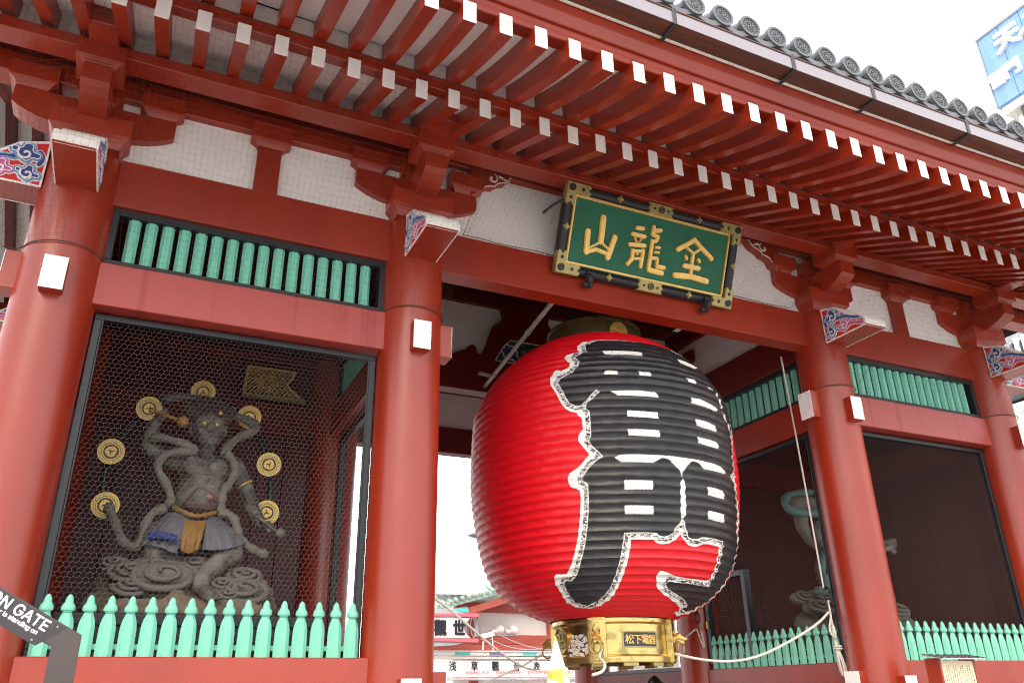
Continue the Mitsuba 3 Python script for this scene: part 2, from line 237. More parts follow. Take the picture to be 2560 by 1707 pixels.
GLYPHS = {"浅":[[[[46,0],[46,2],[77,13],[95,22],[86,51],[48,48],[47,62],[83,67],[80,84],[51,82],[49,96],[79,101],[78,134],[80,136],[92,136],[94,134],[96,102],[121,105],[116,112],[100,125],[108,133],[111,133],[134,115],[130,107],[145,107],[147,94],[99,87],[97,86],[99,70],[151,74],[153,62],[141,59],[152,51],[130,27],[116,16],[124,5],[135,1],[139,11],[141,28],[143,29],[154,22],[150,-3],[143,-12],[129,-15],[113,-6],[101,7],[57,-10],[54,-10]],[[103,54],[107,36],[110,31],[124,42],[138,58]]],[[[13,124],[16,130],[20,134],[23,134],[44,121],[50,114],[41,104],[28,114]]],[[[8,-4],[34,50],[38,49],[46,43],[46,40],[25,-5],[21,-11],[19,-11]]],[[[4,81],[7,86],[13,91],[39,76],[42,72],[34,62],[32,62]]]],"草":[[[[7,13],[8,26],[71,27],[70,37],[26,39],[26,97],[44,99],[44,109],[9,110],[9,124],[44,125],[45,137],[58,136],[60,125],[98,125],[100,136],[113,137],[115,125],[151,124],[151,110],[115,109],[115,99],[134,97],[134,39],[87,37],[87,27],[152,26],[152,12],[87,11],[86,-13],[73,-15],[71,-12],[70,11]],[[41,52],[118,52],[118,61],[41,61]],[[41,75],[118,75],[118,84],[41,84]],[[60,99],[98,99],[98,109],[60,109]]]],"觀":[[[[1,37],[1,40],[11,53],[20,68],[10,70],[8,73],[8,103],[11,106],[22,107],[22,109],[6,111],[4,113],[4,125],[6,127],[22,128],[23,137],[25,139],[39,137],[41,128],[54,128],[57,139],[70,138],[73,128],[87,128],[92,132],[147,131],[148,40],[136,37],[136,3],[142,4],[143,19],[145,21],[148,21],[157,15],[157,-1],[150,-12],[132,-14],[122,-10],[119,-4],[118,37],[116,38],[109,7],[101,-6],[90,-16],[85,-16],[79,-9],[33,-9],[30,-16],[18,-16],[16,-15],[15,28],[9,27]],[[106,55],[130,55],[130,64],[106,64]],[[106,81],[130,81],[130,90],[106,90]],[[106,107],[130,107],[130,115],[106,115]],[[80,30],[64,29],[64,28],[81,27],[85,24],[82,12],[64,11],[64,8],[83,7],[87,5],[94,18],[99,37],[89,39],[87,50],[83,48],[64,47],[64,46],[82,44],[83,33]],[[61,69],[64,65],[84,64],[87,63],[87,110],[73,110],[73,107],[82,106],[84,104],[84,72],[82,70]],[[63,86],[68,86],[68,91],[63,91]],[[41,107],[47,104],[49,106],[54,107],[54,110],[41,110]],[[33,8],[45,8],[45,10],[34,11]],[[33,29],[45,28],[45,29]],[[33,47],[44,46],[45,47]],[[41,69],[38,65],[43,65]],[[24,85],[29,85],[29,91],[24,91]]]],"音":[[[[7,71],[8,84],[45,85],[37,106],[16,108],[17,121],[71,122],[68,134],[82,138],[91,122],[144,122],[145,119],[144,107],[124,106],[115,85],[151,84],[152,70]],[[54,106],[63,85],[96,85],[106,106]]],[[[29,58],[131,58],[132,-13],[117,-14],[115,-9],[45,-9],[43,-14],[29,-14]],[[45,33],[115,33],[115,44],[45,44]],[[45,19],[45,5],[115,5],[115,18]]]],"表":[[[[12,18],[4,30],[36,45],[56,59],[9,60],[9,73],[71,75],[71,84],[23,86],[24,98],[71,99],[71,107],[16,108],[15,121],[70,122],[72,137],[86,136],[88,122],[145,121],[145,108],[88,107],[88,99],[137,98],[139,85],[88,84],[88,74],[150,73],[150,60],[94,59],[100,46],[108,36],[135,57],[146,49],[144,45],[118,25],[136,12],[156,3],[146,-9],[126,0],[108,12],[93,29],[77,57],[56,39],[56,8],[92,18],[95,4],[39,-14],[33,-2],[38,5],[38,27],[16,18]]]],"参":[[[[4,40],[33,59],[43,69],[8,70],[6,72],[7,84],[55,85],[60,95],[27,93],[23,107],[34,112],[48,121],[68,137],[80,131],[81,129],[59,110],[103,112],[91,122],[91,125],[100,131],[103,131],[131,111],[144,98],[144,96],[134,89],[132,89],[122,98],[79,96],[75,85],[153,83],[152,70],[116,69],[137,52],[155,43],[155,40],[147,30],[133,36],[120,45],[96,69],[65,69],[49,50],[70,57],[86,65],[98,60],[98,57],[79,46],[53,36],[47,35],[39,43],[14,29]]],[[[26,-3],[27,-1],[62,4],[90,12],[109,21],[120,29],[134,23],[129,17],[116,8],[79,-6],[33,-14]]],[[[36,21],[39,24],[82,37],[99,46],[103,46],[113,40],[106,34],[87,24],[55,13],[44,11]]]],"道":[[[[5,-2],[6,1],[28,17],[27,63],[7,64],[7,78],[43,77],[44,17],[59,8],[77,4],[155,5],[151,-8],[146,-9],[72,-9],[54,-4],[36,5],[27,0],[14,-12]]],[[[48,102],[49,115],[73,116],[64,131],[75,137],[80,133],[90,116],[108,116],[119,135],[123,137],[134,132],[126,116],[152,115],[152,102],[107,101],[103,93],[139,90],[139,13],[60,12],[59,89],[60,91],[86,92],[88,101]],[[75,25],[123,25],[123,34],[75,34]],[[75,47],[123,47],[123,56],[75,56]],[[75,69],[123,69],[123,78],[75,78]]],[[[8,122],[10,125],[18,130],[21,129],[40,109],[44,101],[32,94]]]],"松":[[[[112,128],[113,130],[121,132],[127,131],[141,94],[154,73],[154,71],[143,60],[128,83]]],[[[63,2],[79,32],[97,83],[101,84],[112,80],[113,77],[106,56],[87,10],[126,15],[116,40],[128,44],[145,12],[151,-5],[137,-10],[133,0],[128,0],[68,-9]]],[[[59,68],[73,94],[85,130],[100,128],[93,100],[82,75],[73,61],[70,60]]],[[[3,27],[17,55],[28,85],[27,87],[6,88],[5,101],[29,103],[30,135],[44,136],[46,103],[66,101],[64,88],[46,87],[46,83],[67,52],[66,49],[56,39],[47,55],[46,55],[44,-14],[30,-13],[29,46],[12,15],[10,15]]]],"下":[[[[7,110],[8,124],[152,124],[152,109],[85,108],[86,86],[127,63],[142,53],[144,50],[133,38],[117,49],[85,68],[84,-13],[69,-14],[68,108]]]],"電":[[[[10,109],[71,111],[70,116],[20,117],[20,129],[139,129],[139,117],[87,115],[87,111],[148,110],[150,76],[134,76],[134,97],[87,97],[87,60],[136,58],[137,9],[87,7],[87,1],[136,0],[139,3],[141,16],[145,18],[155,13],[154,2],[150,-7],[138,-13],[83,-12],[74,-7],[70,7],[40,7],[37,0],[25,0],[24,58],[71,60],[71,97],[25,97],[24,76],[11,75]],[[87,21],[120,21],[120,27],[87,27]],[[87,40],[120,40],[120,46],[87,46]],[[40,21],[70,21],[70,27],[40,27]],[[40,40],[70,40],[70,46],[40,46]]],[[[134,75],[133,65],[92,66],[93,76]]],[[[92,91],[129,92],[129,82],[94,81],[92,82]]],[[[26,66],[26,74],[28,76],[66,75],[66,65]]],[[[30,92],[66,92],[66,82],[31,81]]]],"器":[[[[3,30],[4,33],[27,44],[41,54],[7,55],[6,67],[8,69],[57,70],[64,80],[19,82],[19,129],[71,128],[72,87],[83,83],[77,70],[108,70],[96,77],[97,81],[87,82],[86,84],[87,129],[141,128],[141,83],[118,81],[128,74],[130,70],[152,69],[153,56],[115,54],[137,41],[156,34],[148,22],[142,22],[140,-13],[127,-13],[125,-11],[102,-11],[100,-14],[87,-13],[87,37],[109,39],[92,54],[64,54],[48,40],[71,37],[70,-13],[57,-13],[55,-11],[34,-11],[32,-14],[19,-14],[17,21],[11,20]],[[102,4],[125,4],[125,23],[102,23]],[[102,96],[125,96],[125,115],[102,115]],[[33,96],[55,96],[56,114],[34,115]],[[34,4],[55,4],[55,23],[34,23]]]],"世":[[[[4,82],[5,97],[27,99],[28,132],[31,134],[44,134],[47,131],[48,99],[68,99],[69,135],[71,137],[86,138],[88,135],[89,99],[111,99],[112,134],[130,135],[132,99],[152,98],[156,95],[155,81],[153,79],[132,78],[131,30],[129,28],[71,28],[69,30],[68,78],[48,78],[48,13],[148,12],[151,8],[150,-4],[147,-7],[29,-5],[27,78],[6,79]],[[89,47],[111,47],[111,78],[89,78]]]],"天":[[[[3,-4],[4,0],[22,9],[37,19],[54,37],[63,55],[8,57],[7,74],[9,77],[67,77],[68,84],[68,106],[14,107],[12,110],[13,125],[144,127],[146,124],[146,109],[144,107],[89,106],[89,77],[151,77],[153,74],[153,59],[151,57],[95,56],[103,40],[116,24],[135,10],[157,0],[156,-5],[148,-15],[137,-13],[109,3],[92,21],[80,39],[66,18],[53,5],[32,-8],[13,-16]]]],"ぷ":[[[[113,100],[119,112],[126,117],[140,118],[153,109],[156,102],[156,91],[147,78],[140,75],[129,75],[116,85]],[[129,99],[131,91],[137,90],[141,94],[141,99],[137,103],[133,103]]],[[[108,52],[109,57],[120,63],[125,62],[149,22],[153,12],[151,6],[140,0],[135,1],[119,36]]],[[[50,115],[59,126],[65,125],[102,105],[107,92],[88,76],[83,75],[73,85],[74,89],[79,93],[79,95],[52,110]]],[[[42,7],[45,13],[62,10],[76,10],[83,16],[82,26],[75,38],[51,65],[51,68],[56,73],[62,78],[65,78],[88,54],[98,40],[105,19],[103,6],[94,-4],[88,-7],[61,-10],[45,-6]]],[[[0,12],[1,16],[24,32],[43,48],[46,47],[54,37],[54,32],[47,25],[13,0],[8,0]]]],"ら":[[[[27,32],[36,100],[51,97],[46,57],[74,70],[103,72],[125,63],[133,54],[137,44],[136,25],[126,8],[105,-3],[85,-7],[51,-7],[46,8],[88,9],[109,17],[118,27],[120,34],[118,46],[111,53],[100,58],[72,54],[55,45],[45,35],[40,28]]],[[[48,113],[52,127],[55,127],[96,118],[115,115],[116,109],[114,101],[111,99]]]],"雷":[[[[8,108],[11,111],[69,112],[69,114],[20,115],[17,119],[17,128],[20,132],[139,132],[142,130],[141,117],[139,115],[89,114],[89,112],[148,112],[151,109],[152,71],[149,69],[137,68],[134,57],[89,57],[89,54],[135,54],[137,51],[137,-13],[135,-15],[121,-16],[117,-12],[41,-12],[38,-16],[24,-16],[22,-14],[22,51],[24,54],[69,54],[69,57],[26,57],[23,60],[22,68],[10,69],[8,71]],[[89,72],[132,74],[132,76],[89,77]],[[89,91],[132,90],[133,93],[89,94]],[[89,13],[89,6],[117,6],[117,12]],[[89,36],[90,30],[117,30],[117,35]],[[27,91],[69,90],[70,93],[27,94]],[[27,76],[27,74],[69,72],[69,77]],[[41,6],[69,6],[69,12],[41,12]],[[41,31],[68,30],[69,35],[41,35]]]],"門":[[[[83,128],[85,131],[147,131],[149,128],[149,-3],[147,-8],[139,-14],[107,-17],[105,-13],[101,-2],[102,2],[129,3],[129,63],[85,64],[83,66]],[[102,82],[129,82],[129,89],[102,89]],[[102,107],[129,107],[129,112],[102,112]]],[[[11,-14],[11,128],[13,131],[73,130],[76,128],[75,66],[73,64],[31,63],[30,-12],[28,-16],[13,-16]],[[31,82],[56,82],[56,89],[31,89]],[[56,107],[56,112],[31,112],[31,107]]]]}
def glyph(ch, size):
    """one written character as a shapely shape, 'size' metres tall, its middle at the origin"""
    ps = []
    for rings in GLYPHS[ch]: ps.append(Polygon(rings[0], rings[1:]).buffer(0))
    g = union_all(ps)
    return affinity.scale(affinity.translate(g, -80, -61), size / 160, size / 160, origin=(0, 0))
def manji(s, w=.16):
    b = [sbox(-w / 2, -.5, w / 2, .5), sbox(-.5, -w / 2, .5, w / 2), sbox(-.5, .5 - w, 0, .5), sbox(0, -.5, .5, -.5 + w), sbox(.5 - w, 0, .5, .5), sbox(-.5, -.5, -.5 + w, 0)]
    return affinity.scale(union_all(b), s, s, origin=(0, 0))
def tomoe(r, n=3):
    ps = []
    for k in range(n):
        a0 = k * 2 * np.pi / n
        pts = [(r * (.42 + .45 * t) * math.cos(a0 + 2.6 * t), r * (.42 + .45 * t) * math.sin(a0 + 2.6 * t), r * (.26 * (1 - t) + .02)) for t in np.linspace(0, 1, 12)]
        ps += [Point(x, y).buffer(q, 6) for x, y, q in pts]
    return union_all(ps)

# ------------------------------------------------------------------ the ground
single('ground', box(-160, 160, -160, 240, -.5, 0, .01), 'paving', '', '', kind='structure')

# ------------------------------------------------------------------ the gate
XC, YR, R = [-5.7, -2.7, 2.7, 5.7], [0., 3.05, 6.1], .302
G = thing('temple_gate', 'large red lacquered temple gate with white plaster panels, deep rafter eaves and grey roof tiles', 'gate')
g = lambda name, mesh, m, smooth=False, **k: part(G, name, mesh, m, smooth, **k)
col = lathe([(.0, 0), (R + .02, 0), (R + .01, .3), (R, 1.2), (R, 5.2), (R - .008, 5.9), (R - .03, 5.975), (0, 5.985)], 72)
colply = mikit.ply(col, 'mat_red', smooth=40)
for y in YR:
    for x in XC:
        g('column', colply, 'red', at=T().translate([x, y, 0]))
ZL0, ZL1, ZB0, ZB1, ZS = 4.575, 4.96, 5.52, 5.98, 1.905
e = .27
# beams along the front, the middle and the back
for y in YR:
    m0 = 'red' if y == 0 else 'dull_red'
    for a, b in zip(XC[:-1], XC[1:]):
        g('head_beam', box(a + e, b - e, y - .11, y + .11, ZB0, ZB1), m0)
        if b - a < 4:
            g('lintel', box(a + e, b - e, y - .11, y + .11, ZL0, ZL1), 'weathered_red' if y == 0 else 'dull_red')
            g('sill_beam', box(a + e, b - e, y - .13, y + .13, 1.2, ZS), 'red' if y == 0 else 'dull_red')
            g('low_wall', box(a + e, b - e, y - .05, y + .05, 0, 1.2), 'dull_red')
for x in XC:
    for y0, y1 in zip(YR[:-1], YR[1:]):
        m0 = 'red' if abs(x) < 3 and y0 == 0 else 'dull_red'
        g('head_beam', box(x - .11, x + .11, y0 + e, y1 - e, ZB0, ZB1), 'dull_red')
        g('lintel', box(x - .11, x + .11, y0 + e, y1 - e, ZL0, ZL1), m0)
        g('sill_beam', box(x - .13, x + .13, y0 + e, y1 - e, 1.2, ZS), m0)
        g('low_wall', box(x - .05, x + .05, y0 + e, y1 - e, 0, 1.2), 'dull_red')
# niche walls of vertical boards: back walls (y = 3.05) and the outer side walls
def boards(a, b, fixed, along, z0, z1, n, m):
    w = (b - a) / n
    for k in range(n):
        d = .004 * (k % 2)
        lo, hi = a + k * w + .003, a + (k + 1) * w - .003
        q = (lo, hi, fixed - .02 - d, fixed + .02, z0, z1) if along == 'x' else (fixed - .02 - d, fixed + .02 + d, lo, hi, z0, z1)
        part(BW, 'board', box(*q, .004), m)
for s in (-1, 1):
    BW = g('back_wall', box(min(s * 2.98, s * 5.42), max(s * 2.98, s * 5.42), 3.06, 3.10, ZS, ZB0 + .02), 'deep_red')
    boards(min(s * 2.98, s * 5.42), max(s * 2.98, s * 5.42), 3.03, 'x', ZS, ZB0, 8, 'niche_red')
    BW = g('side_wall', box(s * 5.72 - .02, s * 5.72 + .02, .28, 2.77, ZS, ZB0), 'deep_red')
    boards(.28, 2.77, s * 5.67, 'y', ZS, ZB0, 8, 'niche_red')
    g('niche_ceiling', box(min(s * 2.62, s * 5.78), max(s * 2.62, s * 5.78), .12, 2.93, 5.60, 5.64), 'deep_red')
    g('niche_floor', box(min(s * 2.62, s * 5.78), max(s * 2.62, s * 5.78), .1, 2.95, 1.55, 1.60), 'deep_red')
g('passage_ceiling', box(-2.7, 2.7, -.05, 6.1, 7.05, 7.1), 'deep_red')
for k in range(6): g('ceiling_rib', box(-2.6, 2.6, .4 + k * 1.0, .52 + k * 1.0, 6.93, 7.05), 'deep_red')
# white tenon boxes on every column, at lintel and sill height
def tenon(x, y, dx, dy, z0, z1, hw=.083):
    o = np.array([x + dx * R * .9, y + dy * R * .9, 0]); t = .125
    if dx: b = (min(o[0], o[0] + dx * t), max(o[0], o[0] + dx * t), y - hw, y + hw)
    else: b = (x - hw, x + hw, min(o[1], o[1] + dy * t), max(o[1], o[1] + dy * t))
    k = g('tenon_box', box(*b, z0, z1, .004), 'red')
    zz = z0 + (z1 - z0) * .33
    for n_, (za, zb, pd) in {'cap': (zz, z1, .006), 'lower_cap': (z0, zz, .003)}.items():
        c = 1.5e-3
        if dx: q = (min(b[0] if dx < 0 else b[1], (b[0] if dx < 0 else b[1]) + dx * pd), max(b[0] if dx < 0 else b[1], (b[0] if dx < 0 else b[1]) + dx * pd), y - hw - .001, y + hw + .001)
        else: q = (x - hw - .001, x + hw + .001, min(b[2] if dy < 0 else b[3], (b[2] if dy < 0 else b[3]) + dy * pd), max(b[2] if dy < 0 else b[3], (b[2] if dy < 0 else b[3]) + dy * pd))
        part(k, n_, box(*q, za, zb - .001, c), 'white_paint')
for x in XC:
    tenon(x, 0, 0, -1, 4.52, 4.80); tenon(x, 0, 0, -1, 1.46, 1.745)
    sx = 1 if x in (-2.7, 5.7) else -1
    tenon(x, 0, sx, 0, 4.60, 4.93, .10); tenon(x, 0, sx, 0, 1.47, 1.80, .10)
for x in (-5.7, 5.7): tenon(x, 3.05, np.sign(x), 0, 4.60, 4.93, .10)

# ---- bracket sets
ARM = Polygon([(-.65, 6.335), (-.65, 6.5), (.65, 6.5), (.65, 6.335), (.60, 6.30), (.53, 6.265), (.44, 6.232), (.35, 6.212), (.25, 6.20), (-.25, 6.20), (-.35, 6.212), (-.44, 6.232), (-.53, 6.265), (-.60, 6.30)])
FARM = Polygon([(0, 6.5), (.66, 6.5), (.66, 6.335), (.61, 6.30), (.53, 6.262), (.44, 6.232), (.35, 6.212), (.25, 6.20), (0, 6.20)])
def armx(x, y, d=.11, half=0):
    p = ARM if not half else ARM.intersection(sbox(0 if half > 0 else -9, 0, 9 if half > 0 else 0, 9))
    m = extr(p, 2 * d); return orient(m, (x, y + d, 0), X, Z)       # X x Z = -Y
def block(x, y, z, hb=.118, ht=.186, h=.215):
    return loft([(z, hb, hb), (z + .012, hb + .006, hb + .006), (z + .03, hb + .02, hb + .02), (z + .047, hb + .045, hb + .045), (z + .056, ht - .004, ht - .004), (z + .058, ht, ht), (z + h - .004, ht, ht), (z + h, ht - .004, ht - .004)], x, y)
def base_block(x, y):
    return loft([(5.975, .25, .25), (6.0, .255, .255), (6.03, .268, .268), (6.06, .288, .288), (6.083, .31, .31), (6.087, .314, .314), (6.255, .314, .314), (6.26, .31, .31)], x, y)
def bracket(x, y, m, fwd):
    k = g('bracket', base_block(x, y), m)
    part(k, 'arm', armx(x, y), m)
    for dx in (-.52, 0, .52): part(k, 'bearing_block', block(x + dx, y, 6.502), m)
    for s in fwd:
        f = extr(FARM, .22)
        part(k, 'projecting_arm', orient(f, (x - s * .11, y, 0), s * Y, Z), m)   # Y x Z = X
        part(k, 'bearing_block', block(x, y + s * .5, 6.502), m)
        part(k, 'beam_end', box(x - .112, x + .112, min(y + s * .55, y + s * .93), max(y + s * .55, y + s * .93), 6.705, 6.90), m)
for x in XC:
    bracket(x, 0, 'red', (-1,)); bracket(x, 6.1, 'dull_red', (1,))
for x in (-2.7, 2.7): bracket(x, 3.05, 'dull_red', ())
for sx in (-1, 1):     # arms in the passage walls
    for y0 in (0, 3.05): g('bracket_arm', orient(extr(ARM, .2), (sx * 2.7 - .10, y0, 0), Y, Z), 'dull_red')
# plaster panels above the head beams
for y in (0, 3.05, 6.1):
    for a, b in zip(XC[:-1], XC[1:]): g('plaster_panel', box(a, b, y - .03, y + .03, ZB1 - .01, 6.95, .002), 'plaster')
for x in (-2.7, 2.7):
    for y0, y1 in zip(YR[:-1], YR[1:]): g('plaster_panel', box(x - .03, x + .03, y0 + .04, y1 - .04, ZB1 - .01, 6.95, .002), 'plaster')
# mid-bay struts with their block
for s in (-1, 1):
    k = g('strut', box(s * 4.2 - .11, s * 4.2 + .11, -.105, .105, ZB1, 6.475), 'red'); part(k, 'bearing_block', block(s * 4.2, 0, 6.475, h=.24), 'red')
# wall beams above the plaster, running on under the gable overhang
for a, b in ((-7.6, -2.7), (2.7, 7.6)):
    g('wall_beam', box(a, b, -.115, .115, 6.63, 6.84), 'red'); g('wall_beam', box(a, b, -.10, .10, 6.845, 7.06), 'dull_red')
g('wall_beam', box(-2.7, 2.7, -.115, .115, 6.85, 7.06), 'red')
g('wall_beam', box(-5.7, 5.7, 2.94, 3.16, 6.88, 7.06), 'dull_red'); g('wall_beam', box(-7.6, 7.6, 6.0, 6.2, 6.63, 7.06), 'dull_red')
for x in (-2.7, 2.7): g('wall_beam', box(x - .11, x + .11, .12, 5.98, 6.63, 6.9), 'dull_red')
# carved wing with a white scroll beside the centre bay's brackets
WING = Polygon([(-2.12, 6.50), (-2.05, 6.545), (-1.985, 6.60), (-1.96, 6.64), (-1.90, 6.665), (-1.85, 6.67), (-1.835, 6.70), (-1.78, 6.735), (-1.715, 6.755), (-1.68, 6.80), (-1.64, 6.855), (-2.12, 6.86)])
def scroll(cx, cz, s, y, flip):
    a = np.linspace(0, 1, 44); th = 2.2 + a * 5.4; r = s * (.16 + .84 * a)
    P = np.stack([r * np.cos(th) * flip, 0 * a, r * np.sin(th)], -1)
    tail = np.array([[1.05 * s * flip, 0, .55 * s], [1.7 * s * flip, 0, .45 * s], [2.3 * s * flip, 0, .2 * s], [3.0 * s * flip, 0, .22 * s]])
    return cat([tube(P + [cx, y, cz], np.linspace(.020, .007, 44) * s / .075, 6), tube(spline(tail, 14) + [cx, y, cz], np.linspace(.020, .003, 14) * s / .075, 6)])
for (yy, m0, m1) in ((-.09, 'red', 'cloud_white'), (2.96, 'dull_red', 'off_white')):
    for f in (1, -1):
        pg = WING if f > 0 else affinity.scale(WING, -1, 1, origin=(0, 0))
        k = g('carved_wing', orient(extr(pg, .12), (0, yy + .06, 0), X, Z), m0)
        part(k, 'scroll', scroll(-1.875 * f, 6.765, .07, yy - .06, f), m1, 40)
        rim = pg.exterior.buffer(.006).intersection(pg.buffer(.01)).intersection(sbox(-2.06, 6.5, 2.06, 6.84))
        part(k, 'white_edge', orient(extr(rim, .006), (0, yy - .055, 0), X, Z), m1)
# frog-leg strut with a painted panel over the middle beam
h = [(0, 6.88), (-.40, 6.88), (-.36, 6.72), (-.42, 6.62), (-.52, 6.55), (-.58, 6.40), (-.64, 6.22), (-.70, 6.09), (-.76, 6.05), (-.80, 6.08), (-.80, 6.15), (-.85, 6.19), (-.92, 6.16), (-.97, 6.10), (-1.10, 6.04), (-1.2, 5.98)]
FROG = Polygon(h + [(-x, z) for x, z in h[::-1]])
k = g('frog_leg_strut', orient(extr(FROG, .1), (0, 2.98, 0), X, Z), 'dull_red')
pan = Polygon([(-.52, 5.99), (-.36, 6.26), (-.27, 6.34), (.27, 6.34), (.36, 6.26), (.52, 5.99)])
part(k, 'painted_panel', orient(extr(pan, .02), (0, 2.885, 0), X, Z), 'panel_green')
part(k, 'white_outline', orient(extr(pan.exterior.buffer(.007), .01), (0, 2.866, 0), X, Z), 'off_white')
bl = union_all([Point(-.30 + .08 * math.cos(a), 6.15 + .07 * math.sin(a)).buffer(.045) for a in np.arange(6)] + [Point(-.2, 6.06).buffer(.05), Point(.3, 6.12).buffer(.09)])
[part(k, 'blue_flower', orient(extr(q, .012), (0, 2.864, 0), X, Z), 'blue') for q in polys(bl)]; part(k, 'white_petal', orient(extr(bl.exterior.buffer(.008) if bl.geom_type == 'Polygon' else union_all([q.exterior.buffer(.008) for q in bl.geoms]), .012), (0, 2.858, 0), X, Z), 'off_white')
for px, pz in ((-.10, 6.08), (-.06, 6.17), (.05, 6.20), (.13, 6.14)):
    part(k, 'swirl_disc', orient(cat([extr(Point(px, pz).buffer(.04).exterior.buffer(.005), .01), extr(affinity.translate(tomoe(.035), px, pz), .01)]), (0, 2.862, 0), X, Z), 'dusty_pink')

# ---- nose carvings: the head beams run out through the columns, their ends carved with painted clouds
def cloud(cx, cy, s, flip=1, arms=3):
    c = [Point(cx, cy).buffer(s)]
    for a, d, r in ((100, .75, .72), (185, .95, .62), (20, 1.0, .6), (255, .55, .6))[:arms + 1]:
        c.append(Point(cx + flip * d * s * math.cos(math.radians(a)), cy + d * s * math.sin(math.radians(a))).buffer(r * s))
    return union_all(c)
def swirl(cx, cy, s, flip=1):
    a = np.linspace(0, 1, 22); th = .6 + a * 6.2; r = s * (.12 + .62 * a)
    return LineString(np.stack([cx + flip * r * np.cos(th), cy + r * np.sin(th)], -1)).buffer(s * .105)
NOSE = Polygon([(.0, 5.515), (.615, 5.515), (.60, 5.62), (.52, 5.68), (.42, 5.72), (.33, 5.80), (.22, 5.90), (.12, 5.93), (.05, 5.955), (.0, 5.965)])
def nose(x, y, dx, dy):
    d = np.array([dx, dy, 0.]); side = np.cross(d, Z); o = np.array([x, y, 0]) + d * .27; hw = .152
    k = g('nose_carving', orient(extr(NOSE, 2 * hw), o - side * hw, d, Z), 'red')
    # white end: a curved skin over the sloping top and the blunt front
    fr = [(.617, 5.530), (.622, 5.585), (.603, 5.628), (.522, 5.688), (.422, 5.728), (.332, 5.808), (.222, 5.908), (.122, 5.938), (.0, 5.972)]
    skin = Polygon(fr + [(a - .018, b - .018) for a, b in fr[::-1]]).buffer(0)
    part(k, 'white_top', orient(extr(skin, 2 * hw + .02), o - side * (hw + .01), d, Z), 'off_white')
    lip = box(-1, 1, -1, 1, -1, 1)
    for sd in (-1, 1):
        f = 1 if sd > 0 else 1
        base = o + side * sd * hw
        put = (lambda q, t, z0: orient(extr(q, t, z0), base, d, Z)) if sd > 0 else (lambda q, t, z0: orient(extr(q, t, -z0 - t), base, d, Z))
        fld = NOSE.buffer(-.022)
        part(k, 'edge_strip', put(NOSE.exterior.buffer(.012).intersection(NOSE.buffer(.004)), .010, 0.), 'cloud_white')
        part(k, 'red_field', put(NOSE.buffer(-.010), .004, 0.), 'signal_red')
        A, B, C = cloud(.16, 5.80, .088), cloud(.115, 5.61, .076), cloud(.315, 5.625, .074)
        D = union_all([LineString(spline([(.26, 5.745), (.36, 5.725), (.48, 5.665), (.57, 5.64)], 12)).buffer(.03), Point(.24, 5.75).buffer(.04)])
        E = union_all([LineString(spline([(.37, 5.60), (.46, 5.60), (.55, 5.565), (.60, 5.56)], 12)).buffer(.024)])
        F = union_all([LineString(spline([(.06, 5.84), (.035, 5.79), (.05, 5.72)], 10)).buffer(.026)])
        fl = NOSE.buffer(-.012)
        blue, pink, white, lb = [], [], [], []
        for q, lst in ((A, blue), (B, blue), (F, blue), (D, blue), (C, pink), (E, pink)):
            white.append(q.intersection(fl)); lst.append(q.buffer(-.009).intersection(fl))
        wh2 = [swirl(.16, 5.80, .085), swirl(.115, 5.61, .074), swirl(.315, 5.625, .072)] + [q.buffer(-.024).difference(q.buffer(-.032)) for q in (A, B, C)]
        lb = [q.buffer(-.009).difference(q.buffer(-.019)).intersection(fl) for q in (A, B, D)]
        part(k, 'white_cloud_edge', put(union_all(white), .012, 0.), 'cloud_white')
        part(k, 'blue_cloud', put(union_all(blue), .017, 0.), 'blue'); part(k, 'pink_cloud', put(union_all(pink), .018, 0.), 'pink')
        part(k, 'light_blue_rim', put(union_all(lb), .020, 0.), 'light_blue')
        part(k, 'white_swirl', put(union_all(wh2).intersection(fl), .022, 0.), 'cloud_white')
for x in XC: nose(x, 0, 0, -1)
nose(-5.7, 0, -1, 0); nose(5.7, 0, 1, 0); nose(5.7, 3.05, 1, 0); nose(-5.7, 3.05, -1, 0)

# ---- lattice windows with green bars above the lintels
def lattice(o, d, L, n):
    """opening from o along the unit vector d, length L"""
    d = np.asarray(d, float); nrm = np.cross(d, Z)
    def bx(u0, u1, w0, w1, z0, z1):
        m = box(u0, u1, w0, w1, z0, z1, .004); M = np.eye(4); M[:3, 0], M[:3, 1], M[:3, 2], M[:3, 3] = d, -nrm, Z, o; m.apply_transform(M); return m
    k = g('lattice_window', cat([bx(0, L, -.07, .05, 4.962, 5.015), bx(0, L, -.07, .05, 5.455, 5.519), bx(0, .055, -.07, .05, 5.015, 5.455), bx(L - .055, L, -.07, .05, 5.015, 5.455)]), 'black_wood')
    for i in range(n):
        u = L / 2 + (i - (n - 1) / 2) * .1373
        hx = lathe([(.0, 5.016), (.0505, 5.016), (.0505, 5.453), (.0, 5.453)], 6, 1., .75, 0.); M = np.eye(4); M[:3, 0], M[:3, 1], M[:3, 2], M[:3, 3] = d, -nrm, Z, np.asarray(o) + d * u
        hx.apply_transform(M); part(k, 'bar', hx, 'mint')
for s in (-4.2, 4.2): lattice((s - 1.21, 0, 0), X, 2.42, 16)
lattice((2.7, 2.735, 0), -Y, 2.42, 16); lattice((-2.7, .315, 0), Y, 2.42, 16)

